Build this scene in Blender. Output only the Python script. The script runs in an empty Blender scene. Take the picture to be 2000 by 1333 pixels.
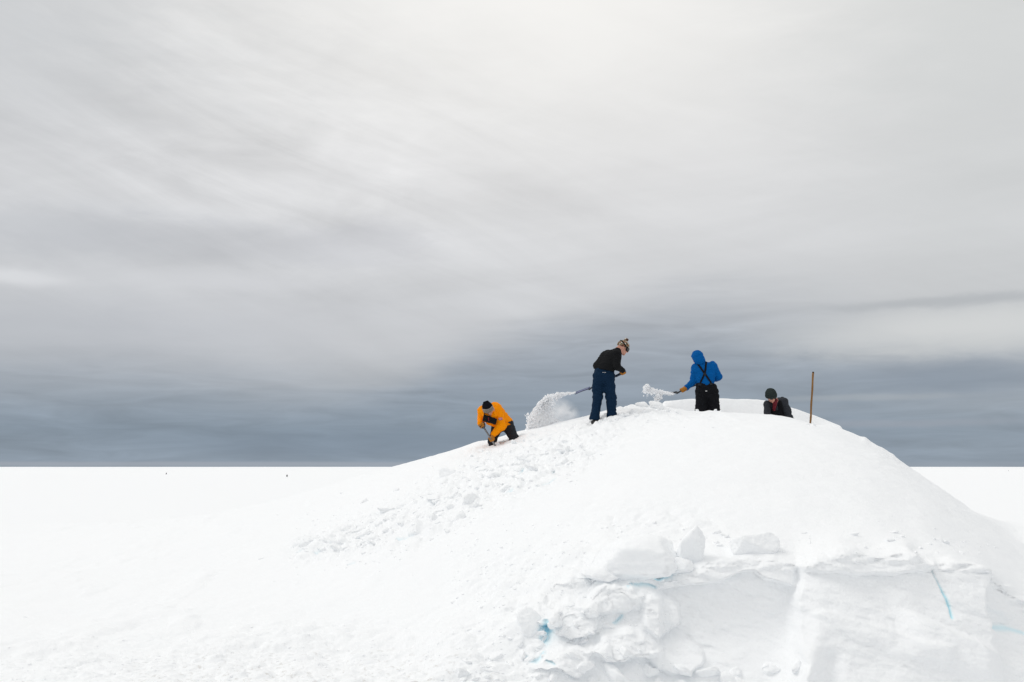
import bpy, math, random
import numpy as np
from mathutils import Vector, Matrix
from mathutils.bvhtree import BVHTree

rng = np.random.default_rng(7)
random.seed(7)
scene = bpy.context.scene
COL = scene.collection

# ------------------------------------------------------------------ camera
F_PX = 35.0 / 36.0 * 2000.0          # focal length in photograph pixels (35 mm lens)
EYE = 1.7
PITCH = math.atan((912 - 666.5) / F_PX)
CP, SP = math.cos(PITCH), math.sin(PITCH)
cam_data = bpy.data.cameras.new("camera")
cam = bpy.data.objects.new("camera", cam_data)
COL.objects.link(cam)
cam_data.lens = 35.0
cam_data.sensor_width = 36.0
cam_data.clip_start = 0.1
cam_data.clip_end = 20000
cam.location = (0, 0, EYE)
cam.rotation_euler = (math.pi / 2 + PITCH, 0, 0)
scene.camera = cam


def pix_dir(px, py):
    dx, dz = (px - 1000) / F_PX, -(py - 666.5) / F_PX
    return np.array([dx, CP - SP * dz, SP + CP * dz])


def P(px, py, Y):
    """point at depth Y along the direction of a photograph pixel"""
    d = pix_dir(px, py)
    return np.array([0, 0, EYE]) + d * (Y / d[1])


def project(X, Y, Z):
    zc = Z - EYE
    fw = Y * CP + zc * SP
    up = -Y * SP + zc * CP
    return 1000 + F_PX * X / fw, 666.5 - F_PX * up / fw


def azel(px, py):
    d = pix_dir(px, py)
    d = d / np.linalg.norm(d)
    return math.degrees(math.atan2(d[0], d[1])), math.degrees(math.asin(d[2]))


# ------------------------------------------------------------------ world
SUN_EL, SUN_AZ = 50.0, -78.0          # azimuth measured from +Y towards +X
world = bpy.data.worlds.new("World")
scene.world = world
world.use_nodes = True
nt = world.node_tree
nt.nodes.clear()


def nd(t, typ, **kw):
    n = t.nodes.new(typ)
    for k, v in kw.items():
        setattr(n, k, v)
    return n


def sock(t, a, s):
    if hasattr(a, "is_output"):
        t.links.new(a, s)
    else:
        s.default_value = a


def mth(t, op, a, b=0.0, c=0.0, clamp=False):
    n = nd(t, "ShaderNodeMath", operation=op, use_clamp=clamp)
    sock(t, a, n.inputs[0]); sock(t, b, n.inputs[1]); sock(t, c, n.inputs[2])
    return n.outputs[0]


def mixc(t, f, a, b):
    n = nd(t, "ShaderNodeMix", data_type="RGBA")
    sock(t, f, n.inputs[0]); sock(t, a, n.inputs[6]); sock(t, b, n.inputs[7])
    return n.outputs[2]


def ramp(t, f, stops, interp="LINEAR"):
    n = nd(t, "ShaderNodeValToRGB")
    cr = n.color_ramp
    cr.interpolation = interp
    while len(cr.elements) < len(stops):
        cr.elements.new(0.5)
    for e, (p, c) in zip(cr.elements, stops):
        e.position = p
        e.color = (c[0], c[1], c[2], 1)
    sock(t, f, n.inputs[0])
    return n.outputs[0]


def noise(t, vec, scale, detail=4.0, rough=0.5, dist=0.0):
    n = nd(t, "ShaderNodeTexNoise")
    sock(t, vec, n.inputs["Vector"])
    n.inputs["Scale"].default_value = scale
    n.inputs["Detail"].default_value = detail
    n.inputs["Roughness"].default_value = rough
    n.inputs["Distortion"].default_value = dist
    return n.outputs[0]


def vmul(t, v, s):
    n = nd(t, "ShaderNodeVectorMath", operation="MULTIPLY")
    sock(t, v, n.inputs[0]); n.inputs[1].default_value = s
    return n.outputs[0]


def curve(t, x, pts):
    n = nd(t, "ShaderNodeFloatCurve")
    c = n.mapping.curves[0]
    while len(c.points) < len(pts):
        c.points.new(0.5, 0.5)
    for p, q in zip(c.points, pts):
        p.location = q
        p.handle_type = "AUTO"
    n.mapping.update()
    sock(t, x, n.inputs["Value"])
    return n.outputs[0]


def s2l(c):
    return tuple((v / 255 / 12.92) if v / 255 <= .04045 else ((v / 255 + .055) / 1.055) ** 2.4 for v in c)


def build_world():
    t = nt
    tc = nd(t, "ShaderNodeTexCoord")
    d = tc.outputs["Generated"]
    sx = nd(t, "ShaderNodeSeparateXYZ")
    t.links.new(d, sx.inputs[0])
    x, y, z = sx.outputs
    el = mth(t, "MULTIPLY", mth(t, "ARCSINE", z), 57.29578)
    az = mth(t, "MULTIPLY", mth(t, "ARCTAN2", x, y), 57.29578)
    # cloud-sheet coordinates: perspective of a flat layer overhead
    zz = mth(t, "ADD", mth(t, "MAXIMUM", z, 0.0), 0.10)
    cq = nd(t, "ShaderNodeCombineXYZ")
    sock(t, mth(t, "DIVIDE", x, zz), cq.inputs[0])
    sock(t, mth(t, "DIVIDE", y, zz), cq.inputs[1])
    q = cq.outputs[0]
    rot = nd(t, "ShaderNodeVectorRotate", rotation_type="Z_AXIS")
    t.links.new(q, rot.inputs["Vector"])
    rot.inputs["Angle"].default_value = math.radians(28)
    n_streak = noise(t, vmul(t, rot.outputs[0], (0.55, 1.9, 1)), 0.8, 7, 0.55, 0.5)
    n_soft = noise(t, vmul(t, rot.outputs[0], (0.3, 0.8, 1)), 0.55, 3, 0.5, 0.4)
    n_band = noise(t, vmul(t, d, (2.2, 2.2, 22)), 1.5, 6, 0.52, 0.35)
    n_fine = noise(t, vmul(t, d, (6, 6, 46)), 1.7, 6, 0.55, 0.6)
    n_warp = noise(t, vmul(t, d, (8, 8, 26)), 1.9, 9, 0.62, 0.4)

    # top edge of the dark cloud bank as elevation over azimuth
    xs = mth(t, "MULTIPLY_ADD", az, 1 / 80.0, 0.5, clamp=True)
    edge = [(-1400, 700), (-300, 690), (0, 690), (300, 690), (600, 735), (760, 735), (900, 690), (1030, 648), (1160, 612),
            (1350, 590), (1600, 620), (1800, 690), (2000, 700), (2400, 690)]
    pts = []
    for px, py in edge:
        a, e = azel(px, py)
        pts.append((min(max(a / 80 + .5, 0), 1), e / 20))
    E = mth(t, "MULTIPLY", curve(t, xs, pts), 20)
    soft = [(-1400, 5.2), (0, 5.2), (500, 4.6), (740, 2.4), (900, 1.7), (1150, 1.9), (1350, 3.2), (1700, 4.6), (2400, 5)]
    spts = [(min(max(azel(px, 700)[0] / 80 + .5, 0), 1), v / 10) for px, v in soft]
    S = mth(t, "MULTIPLY", curve(t, xs, spts), 10)
    wob = mth(t, "MULTIPLY", mth(t, "SUBTRACT", n_band, 0.5), 3.0)
    dd = mth(t, "ADD", mth(t, "SUBTRACT", el, E), wob)
    tt = mth(t, "MULTIPLY_ADD", mth(t, "DIVIDE", dd, S), 0.5, 0.5, clamp=True)
    sm = nd(t, "ShaderNodeMapRange", interpolation_type="SMOOTHERSTEP")
    sock(t, tt, sm.inputs[0])
    tt = sm.outputs[0]

    e01 = mth(t, "MULTIPLY", el, 1 / 90.0, clamp=True)
    low = ramp(t, e01, [(0.0, s2l((140, 153, 167))), (2 / 90, s2l((134, 148, 163))), (5 / 90, s2l((148, 158, 170))),
                        (9 / 90, s2l((172, 177, 184))), (16 / 90, s2l((188, 190, 194)))])
    high = ramp(t, e01, [(0.0, s2l((176, 181, 188))), (7 / 90, s2l((196, 198, 201))), (11 / 90, s2l((209, 210, 212))),
                         (17 / 90, s2l((219, 219, 220))), (26 / 90, s2l((226, 226, 225))), (45 / 90, s2l((232, 232, 231))),
                         (1.0, s2l((232, 232, 231)))])
    col = mixc(t, tt, low, high)

    # fine banding
    def mul(col, n, amt):
        f = mth(t, "MULTIPLY_ADD", mth(t, "SUBTRACT", n, 0.5), amt, 1.0)
        m = nd(t, "ShaderNodeVectorMath", operation="SCALE")
        t.links.new(col, m.inputs[0]); t.links.new(f, m.inputs["Scale"])
        return m.outputs[0]
    pc = nd(t, "ShaderNodeCombineXYZ")
    sock(t, mth(t, "MULTIPLY", mth(t, "MULTIPLY_ADD", el, -0.40, az), 0.050), pc.inputs[0])
    sock(t, mth(t, "MULTIPLY", mth(t, "MULTIPLY_ADD", az, 0.36, el), 0.36), pc.inputs[1])
    n_cirr = noise(t, pc.outputs[0], 1.0, 8, 0.60, 0.7)
    hi_w = mth(t, "MULTIPLY", tt, mth(t, "MULTIPLY_ADD", el, 1 / 8.0, -0.6, clamp=True))
    k1 = mth(t, "MULTIPLY_ADD", mth(t, "SUBTRACT", n_streak, 0.5), mth(t, "MULTIPLY", hi_w, 0.36), 1.0)
    k2 = mth(t, "MULTIPLY_ADD", mth(t, "SUBTRACT", n_soft, 0.5), mth(t, "MULTIPLY", hi_w, 0.30), k1)
    ca, ce0 = azel(480, 290)
    ga = mth(t, "MULTIPLY", mth(t, "SUBTRACT", az, ca), 1 / 17.0)
    ge = mth(t, "MULTIPLY", mth(t, "SUBTRACT", el, ce0), 1 / 9.5)
    gm = mth(t, "EXPONENT", mth(t, "MULTIPLY", mth(t, "ADD", mth(t, "MULTIPLY", ga, ga), mth(t, "MULTIPLY", ge, ge)), -1.0))
    gm = mth(t, "MULTIPLY_ADD", gm, 0.48, 0.12)
    n_mot = noise(t, vmul(t, d, (5, 5, 15)), 1.3, 8, 0.58, 0.5)
    k2 = mth(t, "MULTIPLY_ADD", mth(t, "SUBTRACT", n_mot, 0.5), mth(t, "MULTIPLY", gm, 1.0), k2)
    k2 = mth(t, "MULTIPLY_ADD", mth(t, "SUBTRACT", n_cirr, 0.5), mth(t, "MULTIPLY", gm, tt), k2)
    m = nd(t, "ShaderNodeVectorMath", operation="SCALE")
    t.links.new(col, m.inputs[0]); t.links.new(k2, m.inputs["Scale"])
    col = m.outputs[0]
    lo_w = mth(t, "SUBTRACT", 1.0, tt)
    k3 = mth(t, "MULTIPLY_ADD", mth(t, "SUBTRACT", n_fine, 0.5), mth(t, "MULTIPLY", lo_w, 0.62), 1.0)
    m = nd(t, "ShaderNodeVectorMath", operation="SCALE")
    t.links.new(col, m.inputs[0]); t.links.new(k3, m.inputs["Scale"])
    col = m.outputs[0]

    # individual clouds (px, py, half width, half height, tint, amount, warp in degrees)
    feats = [
        (1080, -60, 620, 330, (255, 253, 249), 0.75, 2.0),
        (1870, 648, 290, 42, (205, 207, 208), 0.85, 1.2),
        (1930, 630, 190, 24, (216, 217, 217), 0.75, 0.8),
        (1950, 590, 110, 4, (210, 211, 213), 0.5, 0.25),
        (30, 541, 85, 15, (228, 229, 231), 0.9, 0.5),
        (270, 412, 170, 17, (222, 223, 225), 0.5, 0.9),
        (400, 436, 120, 9, (221, 222, 224), 0.45, 0.6),
        (440, 548, 190, 20, (214, 215, 218), 0.6, 1.0),
        (520, 640, 420, 70, (207, 208, 212), 0.5, 1.6),
        (330, 470, 330, 42, (188, 190, 195), 0.45, 2.2),
        (60, 460, 210, 60, (184, 187, 192), 0.4, 2.0),
        (700, 480, 150, 45, (196, 197, 202), 0.4, 2.0),
        (1950, 120, 330, 420, (203, 206, 205), 0.55, 2.5),
        (0, 40, 320, 230, (194, 197, 200), 0.55, 3.0),
        (120, 640, 330, 60, (186, 189, 195), 0.5, 1.6),
        (1850, 590, 240, 10, (170, 174, 178), 0.55, 0.7),
        (1880, 735, 190, 36, (126, 139, 155), 0.6, 1.0),
        (1420, 805, 260, 14, (152, 161, 172), 0.4, 0.8),
        (1700, 776, 160, 6, (170, 176, 182), 0.5, 0.4),
        (1730, 828, 220, 7, (158, 164, 175), 0.5, 0.4),
        (700, 868, 380, 26, (124, 139, 156), 0.5, 0.6),
        (420, 907, 900, 4.5, (160, 168, 179), 0.8, 0.10),
        (1900, 907, 300, 4, (150, 160, 172), 0.6, 0.10),
    ]
    for px, py, hw, hh, tint, amt, wp in feats:
        a0, e0 = azel(px, py)
        sa = math.degrees(hw / F_PX)
        se = math.degrees(hh / F_PX)
        wv = mth(t, "SUBTRACT", n_warp, 0.5)
        da = mth(t, "MULTIPLY", mth(t, "ADD", mth(t, "SUBTRACT", az, a0), mth(t, "MULTIPLY", wv, wp * 3)), 1 / sa)
        de = mth(t, "MULTIPLY", mth(t, "ADD", mth(t, "SUBTRACT", el, e0), mth(t, "MULTIPLY", wv, wp)), 1 / se)
        r2 = mth(t, "ADD", mth(t, "MULTIPLY", da, da), mth(t, "MULTIPLY", de, de))
        if hh < 60:
            r2 = mth(t, "POWER", r2, 1.5)
        g = mth(t, "MULTIPLY", mth(t, "EXPONENT", mth(t, "MULTIPLY", r2, -0.9)), amt)
        c = s2l(tint)
        col = mixc(t, g, col, (c[0], c[1], c[2], 1))

    sky = nd(t, "ShaderNodeTexSky", sky_type="NISHITA")
    sky.sun_disc = False
    sky.sun_elevation = math.radians(SUN_EL)
    sky.sun_rotation = math.radians(SUN_AZ)
    sv = nd(t, "ShaderNodeVectorMath", operation="SCALE")
    t.links.new(sky.outputs[0], sv.inputs[0])
    sv.inputs["Scale"].default_value = 0.10
    zen = nd(t, "ShaderNodeMapRange", interpolation_type="SMOOTHSTEP")
    sock(t, el, zen.inputs[0]); zen.inputs[1].default_value = 24; zen.inputs[2].default_value = 90
    zen.inputs[3].default_value = 1.0; zen.inputs[4].default_value = 1.30
    zs = nd(t, "ShaderNodeVectorMath", operation="SCALE")
    t.links.new(col, zs.inputs[0]); t.links.new(zen.outputs[0], zs.inputs["Scale"])
    col = zs.outputs[0]
    col = mixc(t, 0.96, sv.outputs[0], col)      # 96 per cent cloud cover over the clear sky
    bg = nd(t, "ShaderNodeBackground")
    t.links.new(col, bg.inputs[0])
    bg.inputs[1].default_value = 1.0
    out = nd(t, "ShaderNodeOutputWorld")
    t.links.new(bg.outputs[0], out.inputs[0])


build_world()

# ------------------------------------------------------------------ sun and exposure
sun_data = bpy.data.lights.new("sun", "SUN")
sun_data.energy = 0.82
sun_data.angle = math.radians(25)
sun_data.color = (1.0, 0.97, 0.93)
sun = bpy.data.objects.new("sun", sun_data)
COL.objects.link(sun)
ce = math.cos(math.radians(SUN_EL))
sdir = Vector((math.sin(math.radians(SUN_AZ)) * ce, math.cos(math.radians(SUN_AZ)) * ce, math.sin(math.radians(SUN_EL))))
sun.rotation_euler = sdir.to_track_quat("Z", "Y").to_euler()
sun.location = (-6, 12, 30)
scene.view_settings.view_transform = "Standard"
scene.view_settings.look = "None"
scene.view_settings.gamma = 1.0
scene.view_settings.use_curve_mapping = False
scene.view_settings.exposure = 0.0
scene.render.engine = "CYCLES"
scene.cycles.max_bounces = 20
scene.cycles.diffuse_bounces = 16
scene.cycles.volume_bounces = 4
scene.cycles.use_denoising = True

# ------------------------------------------------------------------ materials
def material(name, base, rough=0.7, spec=0.3, vary=0.12, scale=30.0, bump=0.0, bscale=120.0, metal=0.0, sheen=0.0):
    m = bpy.data.materials.new(name)
    m.use_nodes = True
    t = m.node_tree
    b = t.nodes["Principled BSDF"]
    tc = nd(t, "ShaderNodeTexCoord")
    n = noise(t, tc.outputs["Object"], scale, 5, 0.6)
    c0 = tuple(max(v * (1 - vary), 0) for v in base) + (1,)
    c1 = tuple(min(v * (1 + vary), 1) for v in base) + (1,)
    t.links.new(mixc(t, n, c0, c1), b.inputs["Base Color"])
    b.inputs["Roughness"].default_value = rough
    b.inputs["Specular IOR Level"].default_value = spec
    b.inputs["Metallic"].default_value = metal
    if sheen:
        b.inputs["Sheen Weight"].default_value = sheen
    if bump:
        bn = nd(t, "ShaderNodeBump")
        bn.inputs["Strength"].default_value = 1.0
        bn.inputs["Distance"].default_value = bump
        t.links.new(noise(t, tc.outputs["Object"], bscale, 5, 0.6), bn.inputs["Height"])
        t.links.new(bn.outputs[0], b.inputs["Normal"])
    return m


def snow_material(name, glow_tint=False, grain=0.004, sss=0.0):
    m = bpy.data.materials.new(name)
    m.use_nodes = True
    t = m.node_tree
    b = t.nodes["Principled BSDF"]
    g = nd(t, "ShaderNodeNewGeometry")
    pos = g.outputs["Position"]
    n = noise(t, pos, 1.3, 5, 0.6)
    c = mixc(t, n, (0.925, 0.94, 0.953, 1), (0.945, 0.955, 0.963, 1))
    if glow_tint:
        at = nd(t, "ShaderNodeAttribute", attribute_name="glow_tint")
        c = mixc(t, at.outputs["Fac"], c, (0.46, 0.83, 0.94, 1))  # blue of light scattered in the snow, painted into the base colour
        at2 = nd(t, "ShaderNodeAttribute", attribute_name="dirt")
        spk = noise(t, pos, 14.0, 4, 0.7)
        sp = mth(t, "MULTIPLY_ADD", spk, 9.0, -5.1, clamp=True)
        c = mixc(t, mth(t, "MULTIPLY", sp, mth(t, "MULTIPLY", at2.outputs["Fac"], 0.5)), c, (0.52, 0.49, 0.45, 1))
    t.links.new(c, b.inputs["Base Color"])
    b.inputs["Roughness"].default_value = 0.75
    b.inputs["Specular IOR Level"].default_value = 0.15
    if sss:
        b.inputs["Subsurface Weight"].default_value = 1.0
        b.inputs["Subsurface Radius"].default_value = (0.55, 0.85, 1.0)
        b.inputs["Subsurface Scale"].default_value = sss
    bn = nd(t, "ShaderNodeBump")
    bn.inputs["Strength"].default_value = 0.8
    bn.inputs["Distance"].default_value = grain
    h = mth(t, "MULTIPLY_ADD", noise(t, pos, 9.0, 6, 0.62), 2.0, noise(t, pos, 46.0, 4, 0.6))
    t.links.new(h, bn.inputs["Height"])
    t.links.new(bn.outputs[0], b.inputs["Normal"])
    return m


M = {}
M["snow"] = snow_material("snow", glow_tint=True, grain=0.008)
M["snow_far"] = snow_material("snow_field", grain=0.02)
M["snow_chunk"] = snow_material("snow_chunk", grain=0.006)
M["snow_spray"] = bpy.data.materials.new("snow_spray")
M["snow_spray"].use_nodes = True


def spray_material(t):
    t.nodes.clear()
    g = nd(t, "ShaderNodeNewGeometry")
    c = mixc(t, noise(t, g.outputs["Position"], 8.0, 3), (0.95, 0.96, 0.97, 1), (0.98, 0.98, 0.985, 1))
    a, b = nd(t, "ShaderNodeBsdfDiffuse"), nd(t, "ShaderNodeBsdfTranslucent")
    m, o = nd(t, "ShaderNodeMixShader"), nd(t, "ShaderNodeOutputMaterial")
    t.links.new(c, a.inputs[0]); t.links.new(c, b.inputs[0])
    m.inputs[0].default_value = 0.40
    t.links.new(a.outputs[0], m.inputs[1]); t.links.new(b.outputs[0], m.inputs[2]); t.links.new(m.outputs[0], o.inputs[0])


spray_material(M["snow_spray"].node_tree)
M["skin"] = material("skin", (0.52, 0.26, 0.19), 0.55, 0.4, 0.10, 25)
M["orange"] = material("orange_shell", (0.92, 0.275, 0.0), 0.75, 0.08, 0.14, 14, 0.004, 26)
M["charcoal"] = material("charcoal_trousers", (0.022, 0.024, 0.028), 0.85, 0.1, 0.25, 14, 0.004, 30)
M["black"] = material("black_fabric", (0.0075, 0.008, 0.010), 0.85, 0.1, 0.25, 20, 0.003, 40)
M["black_knit"] = material("black_knit", (0.008, 0.008, 0.011), 0.95, 0.05, 0.3, 60, 0.004, 160)
M["jacket_black"] = material("black_fleece", (0.0085, 0.009, 0.010), 0.9, 0.1, 0.25, 20, 0.004, 40)
M["navy"] = material("navy_trousers", (0.005, 0.019, 0.045), 0.85, 0.08, 0.18, 16, 0.005, 22)
M["blue"] = material("blue_anorak", (0.0, 0.088, 0.31), 0.8, 0.08, 0.14, 16, 0.005, 22)
M["glove"] = material("tan_leather", (0.40, 0.165, 0.03), 0.8, 0.1, 0.25, 35, 0.002, 90)
M["grey_jacket"] = material("dark_grey_jacket", (0.030, 0.033, 0.040), 0.85, 0.12, 0.2, 18, 0.004, 30)
M["green_knit"] = material("dark_green_knit", (0.026, 0.034, 0.033), 0.95, 0.05, 0.25, 60, 0.003, 140)
M["maroon"] = material("maroon_collar", (0.13, 0.012, 0.02), 0.8, 0.2, 0.25, 30)
M["boot"] = material("black_boot", (0.015, 0.015, 0.017), 0.6, 0.4, 0.3, 30)
M["gaiter"] = material("pale_gaiter", (0.5, 0.52, 0.55), 0.7, 0.3, 0.3, 60)
M["lens"] = material("dark_lens", (0.02, 0.016, 0.015), 0.12, 0.6, 0.1, 10)
M["lens_brown"] = material("brown_lens", (0.15, 0.115, 0.09), 0.25, 0.6, 0.3, 22)
M["frame_grey"] = material("grey_goggle_frame", (0.22, 0.19, 0.165), 0.5, 0.4, 0.2, 20)
M["white"] = material("white_print", (0.8, 0.8, 0.8), 0.6, 0.3, 0.03, 10)
M["red"] = material("red_print", (0.55, 0.02, 0.03), 0.6, 0.3, 0.05, 10)
M["flag_blue"] = material("blue_print", (0.03, 0.05, 0.25), 0.6, 0.3, 0.05, 10)
M["grey_metal"] = material("grey_metal", (0.20, 0.20, 0.20), 0.4, 0.5, 0.2, 30, metal=0.4)
M["dark_plastic"] = material("dark_blue_plastic", (0.02, 0.03, 0.055), 0.45, 0.5, 0.15, 30)
M["blade_blue"] = material("blue_grey_blade", (0.11, 0.13, 0.27), 0.4, 0.5, 0.2, 20)
M["blade_dark"] = material("dark_blade", (0.018, 0.019, 0.023), 0.45, 0.5, 0.2, 20)
M["bird"] = material("dark_plumage", (0.012, 0.012, 0.014), 0.7, 0.3, 0.2, 20)
M["bird_white"] = material("white_plumage", (0.75, 0.75, 0.74), 0.7, 0.3, 0.05, 20)


def wood_material():
    m = bpy.data.materials.new("weathered_wood")
    m.use_nodes = True
    t = m.node_tree
    b = t.nodes["Principled BSDF"]
    tc = nd(t, "ShaderNodeTexCoord")
    v = vmul(t, tc.outputs["Object"], (60, 60, 4))
    n = noise(t, v, 1.0, 6, 0.65)
    c = ramp(t, n, [(0.25, (0.11, 0.05, 0.012)), (0.5, (0.22, 0.105, 0.025)), (0.8, (0.29, 0.15, 0.045))])
    n2 = noise(t, tc.outputs["Object"], 7.0, 4, 0.6)
    c = mixc(t, mth(t, "MULTIPLY_ADD", n2, 3.0, -1.6, clamp=True), c, (0.11, 0.06, 0.03, 1))
    t.links.new(c, b.inputs["Base Color"])
    b.inputs["Roughness"].default_value = 0.75
    return m


def knit_pattern():
    m = bpy.data.materials.new("patterned_knit")
    m.use_nodes = True
    t = m.node_tree
    b = t.nodes["Principled BSDF"]
    tc = nd(t, "ShaderNodeTexCoord")
    vo = nd(t, "ShaderNodeTexVoronoi")
    vo.inputs["Scale"].default_value = 46
    t.links.new(tc.outputs["Object"], vo.inputs["Vector"])
    sp = nd(t, "ShaderNodeSeparateColor")
    t.links.new(vo.outputs["Color"], sp.inputs[0])
    c = ramp(t, sp.outputs[0], [(0.0, (0.05, 0.028, 0.018)), (0.3, (0.20, 0.055, 0.025)), (0.5, (0.10, 0.11, 0.06)),
                                (0.72, (0.33, 0.25, 0.15)), (0.88, (0.6, 0.55, 0.48))], "CONSTANT")
    t.links.new(c, b.inputs["Base Color"])
    b.inputs["Roughness"].default_value = 0.95
    return m


M["wood"] = wood_material()
M["knit"] = knit_pattern()

# ------------------------------------------------------------------ generic helpers
def set_props(o, label=None, cat=None, group=None, kind=None):
    if label: o["label"] = label
    if cat: o["category"] = cat
    if group: o["group"] = group
    if kind: o["kind"] = kind
    return o


def np_mesh(name, V, Fq, mats, smooth=True):
    me = bpy.data.meshes.new(name)
    V = np.asarray(V, dtype=np.float32)
    Fq = np.asarray(Fq, dtype=np.int32)
    n, k = Fq.shape
    me.vertices.add(len(V))
    me.vertices.foreach_set("co", V.ravel())
    me.loops.add(n * k)
    me.loops.foreach_set("vertex_index", Fq.ravel())
    me.polygons.add(n)
    me.polygons.foreach_set("loop_start", np.arange(0, n * k, k, dtype=np.int32))
    me.polygons.foreach_set("loop_total", np.full(n, k, dtype=np.int32))
    me.polygons.foreach_set("use_smooth", np.full(n, smooth, dtype=bool))
    for m in (mats if isinstance(mats, (list, tuple)) else [mats]):
        me.materials.append(m)
    me.update(calc_edges=True)
    me.validate()
    return me


def obj(name, me, parent=None):
    o = bpy.data.objects.new(name, me)
    COL.objects.link(o)
    if parent is not None:
        o.parent = parent
    return o


def empty(name, loc):
    o = bpy.data.objects.new(name, None)
    o.empty_display_size = 0.1
    o.location = loc
    COL.objects.link(o)
    return o


_perm = rng.integers(0, 2 ** 31 - 1, 4096).astype(np.int64)


def _hash(ix, iy, iz):
    h = (ix * 374761393 + iy * 668265263 + iz * 2147483647) & 0x7FFFFFFF
    h = (h ^ (h >> 13)) * 1274126177 & 0x7FFFFFFF
    return (h ^ (h >> 16)) & 0xFFFF


def vnoise(p):
    """smooth value noise, -1..1, p (N,3)"""
    i = np.floor(p).astype(np.int64)
    f = p - i
    w = f * f * f * (f * (f * 6 - 15) + 10)
    out = 0
    for a in (0, 1):
        wa = w[:, 0] if a else 1 - w[:, 0]
        for b in (0, 1):
            wb = w[:, 1] if b else 1 - w[:, 1]
            for c in (0, 1):
                wc = w[:, 2] if c else 1 - w[:, 2]
                out = out + wa * wb * wc * (_hash(i[:, 0] + a, i[:, 1] + b, i[:, 2] + c) / 32767.5 - 1)
    return out


def fbm(p, oct=4, lac=2.03, gain=0.5):
    s, a, tot = 0, 1.0, 0
    for k in range(oct):
        s = s + a * vnoise(p + 17.3 * k)
        tot += a
        a *= gain
        p = p * lac
    return s / tot


def sstep(a, b, x):
    t = np.clip((x - a) / (b - a), 0, 1)
    return t * t * (3 - 2 * t)


def hermite(xk, yk, x):
    """monotone cubic through (xk,yk)"""
    xk = np.asarray(xk, float); yk = np.asarray(yk, float)
    h = np.diff(xk); d = np.diff(yk) / h
    m = np.zeros_like(yk)
    m[0], m[-1] = d[0], d[-1]
    same = d[:-1] * d[1:] > 0
    w1, w2 = 2 * h[1:] + h[:-1], h[1:] + 2 * h[:-1]
    with np.errstate(divide="ignore", invalid="ignore"):
        mm = (w1 + w2) / (w1 / d[:-1] + w2 / d[1:])
    m[1:-1] = np.where(same, mm, 0)
    i = np.clip(np.searchsorted(xk, x) - 1, 0, len(h) - 1)
    t = np.clip((x - xk[i]) / h[i], 0, 1)
    t2, t3 = t * t, t * t * t
    return (2 * t3 - 3 * t2 + 1) * yk[i] + (t3 - 2 * t2 + t) * h[i] * m[i] + (-2 * t3 + 3 * t2) * yk[i + 1] + (t3 - t2) * h[i] * m[i + 1]


def seg_dist(px, py, poly):
    """distance in pixels to a polyline, and signed side (positive below, in +py)"""
    best = np.full(px.shape, 1e9)
    for (x0, y0), (x1, y1) in zip(poly[:-1], poly[1:]):
        dx, dy = x1 - x0, y1 - y0
        t = np.clip(((px - x0) * dx + (py - y0) * dy) / (dx * dx + dy * dy), 0, 1)
        best = np.minimum(best, np.hypot(px - x0 - t * dx, py - y0 - t * dy))
    return best


def curve_y(px, poly):
    xs = [p[0] for p in poly]; ys = [p[1] for p in poly]
    return np.interp(px, xs, ys)


# ------------------------------------------------------------------ snow mound
def col_z(nodes, pxs, Y):
    """nodes: (px, value) with value > 50 read as a photograph row at depth Y, otherwise as a height"""
    xk = [n[0] for n in nodes]
    zk = []
    for n in nodes:
        v = n[1]
        if v > 50:
            yy = float(np.interp(n[0], pxs, Y))
            v = P(n[0], v, yy)[2]
        zk.append(v)
    return hermite(xk, zk, pxs)


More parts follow.
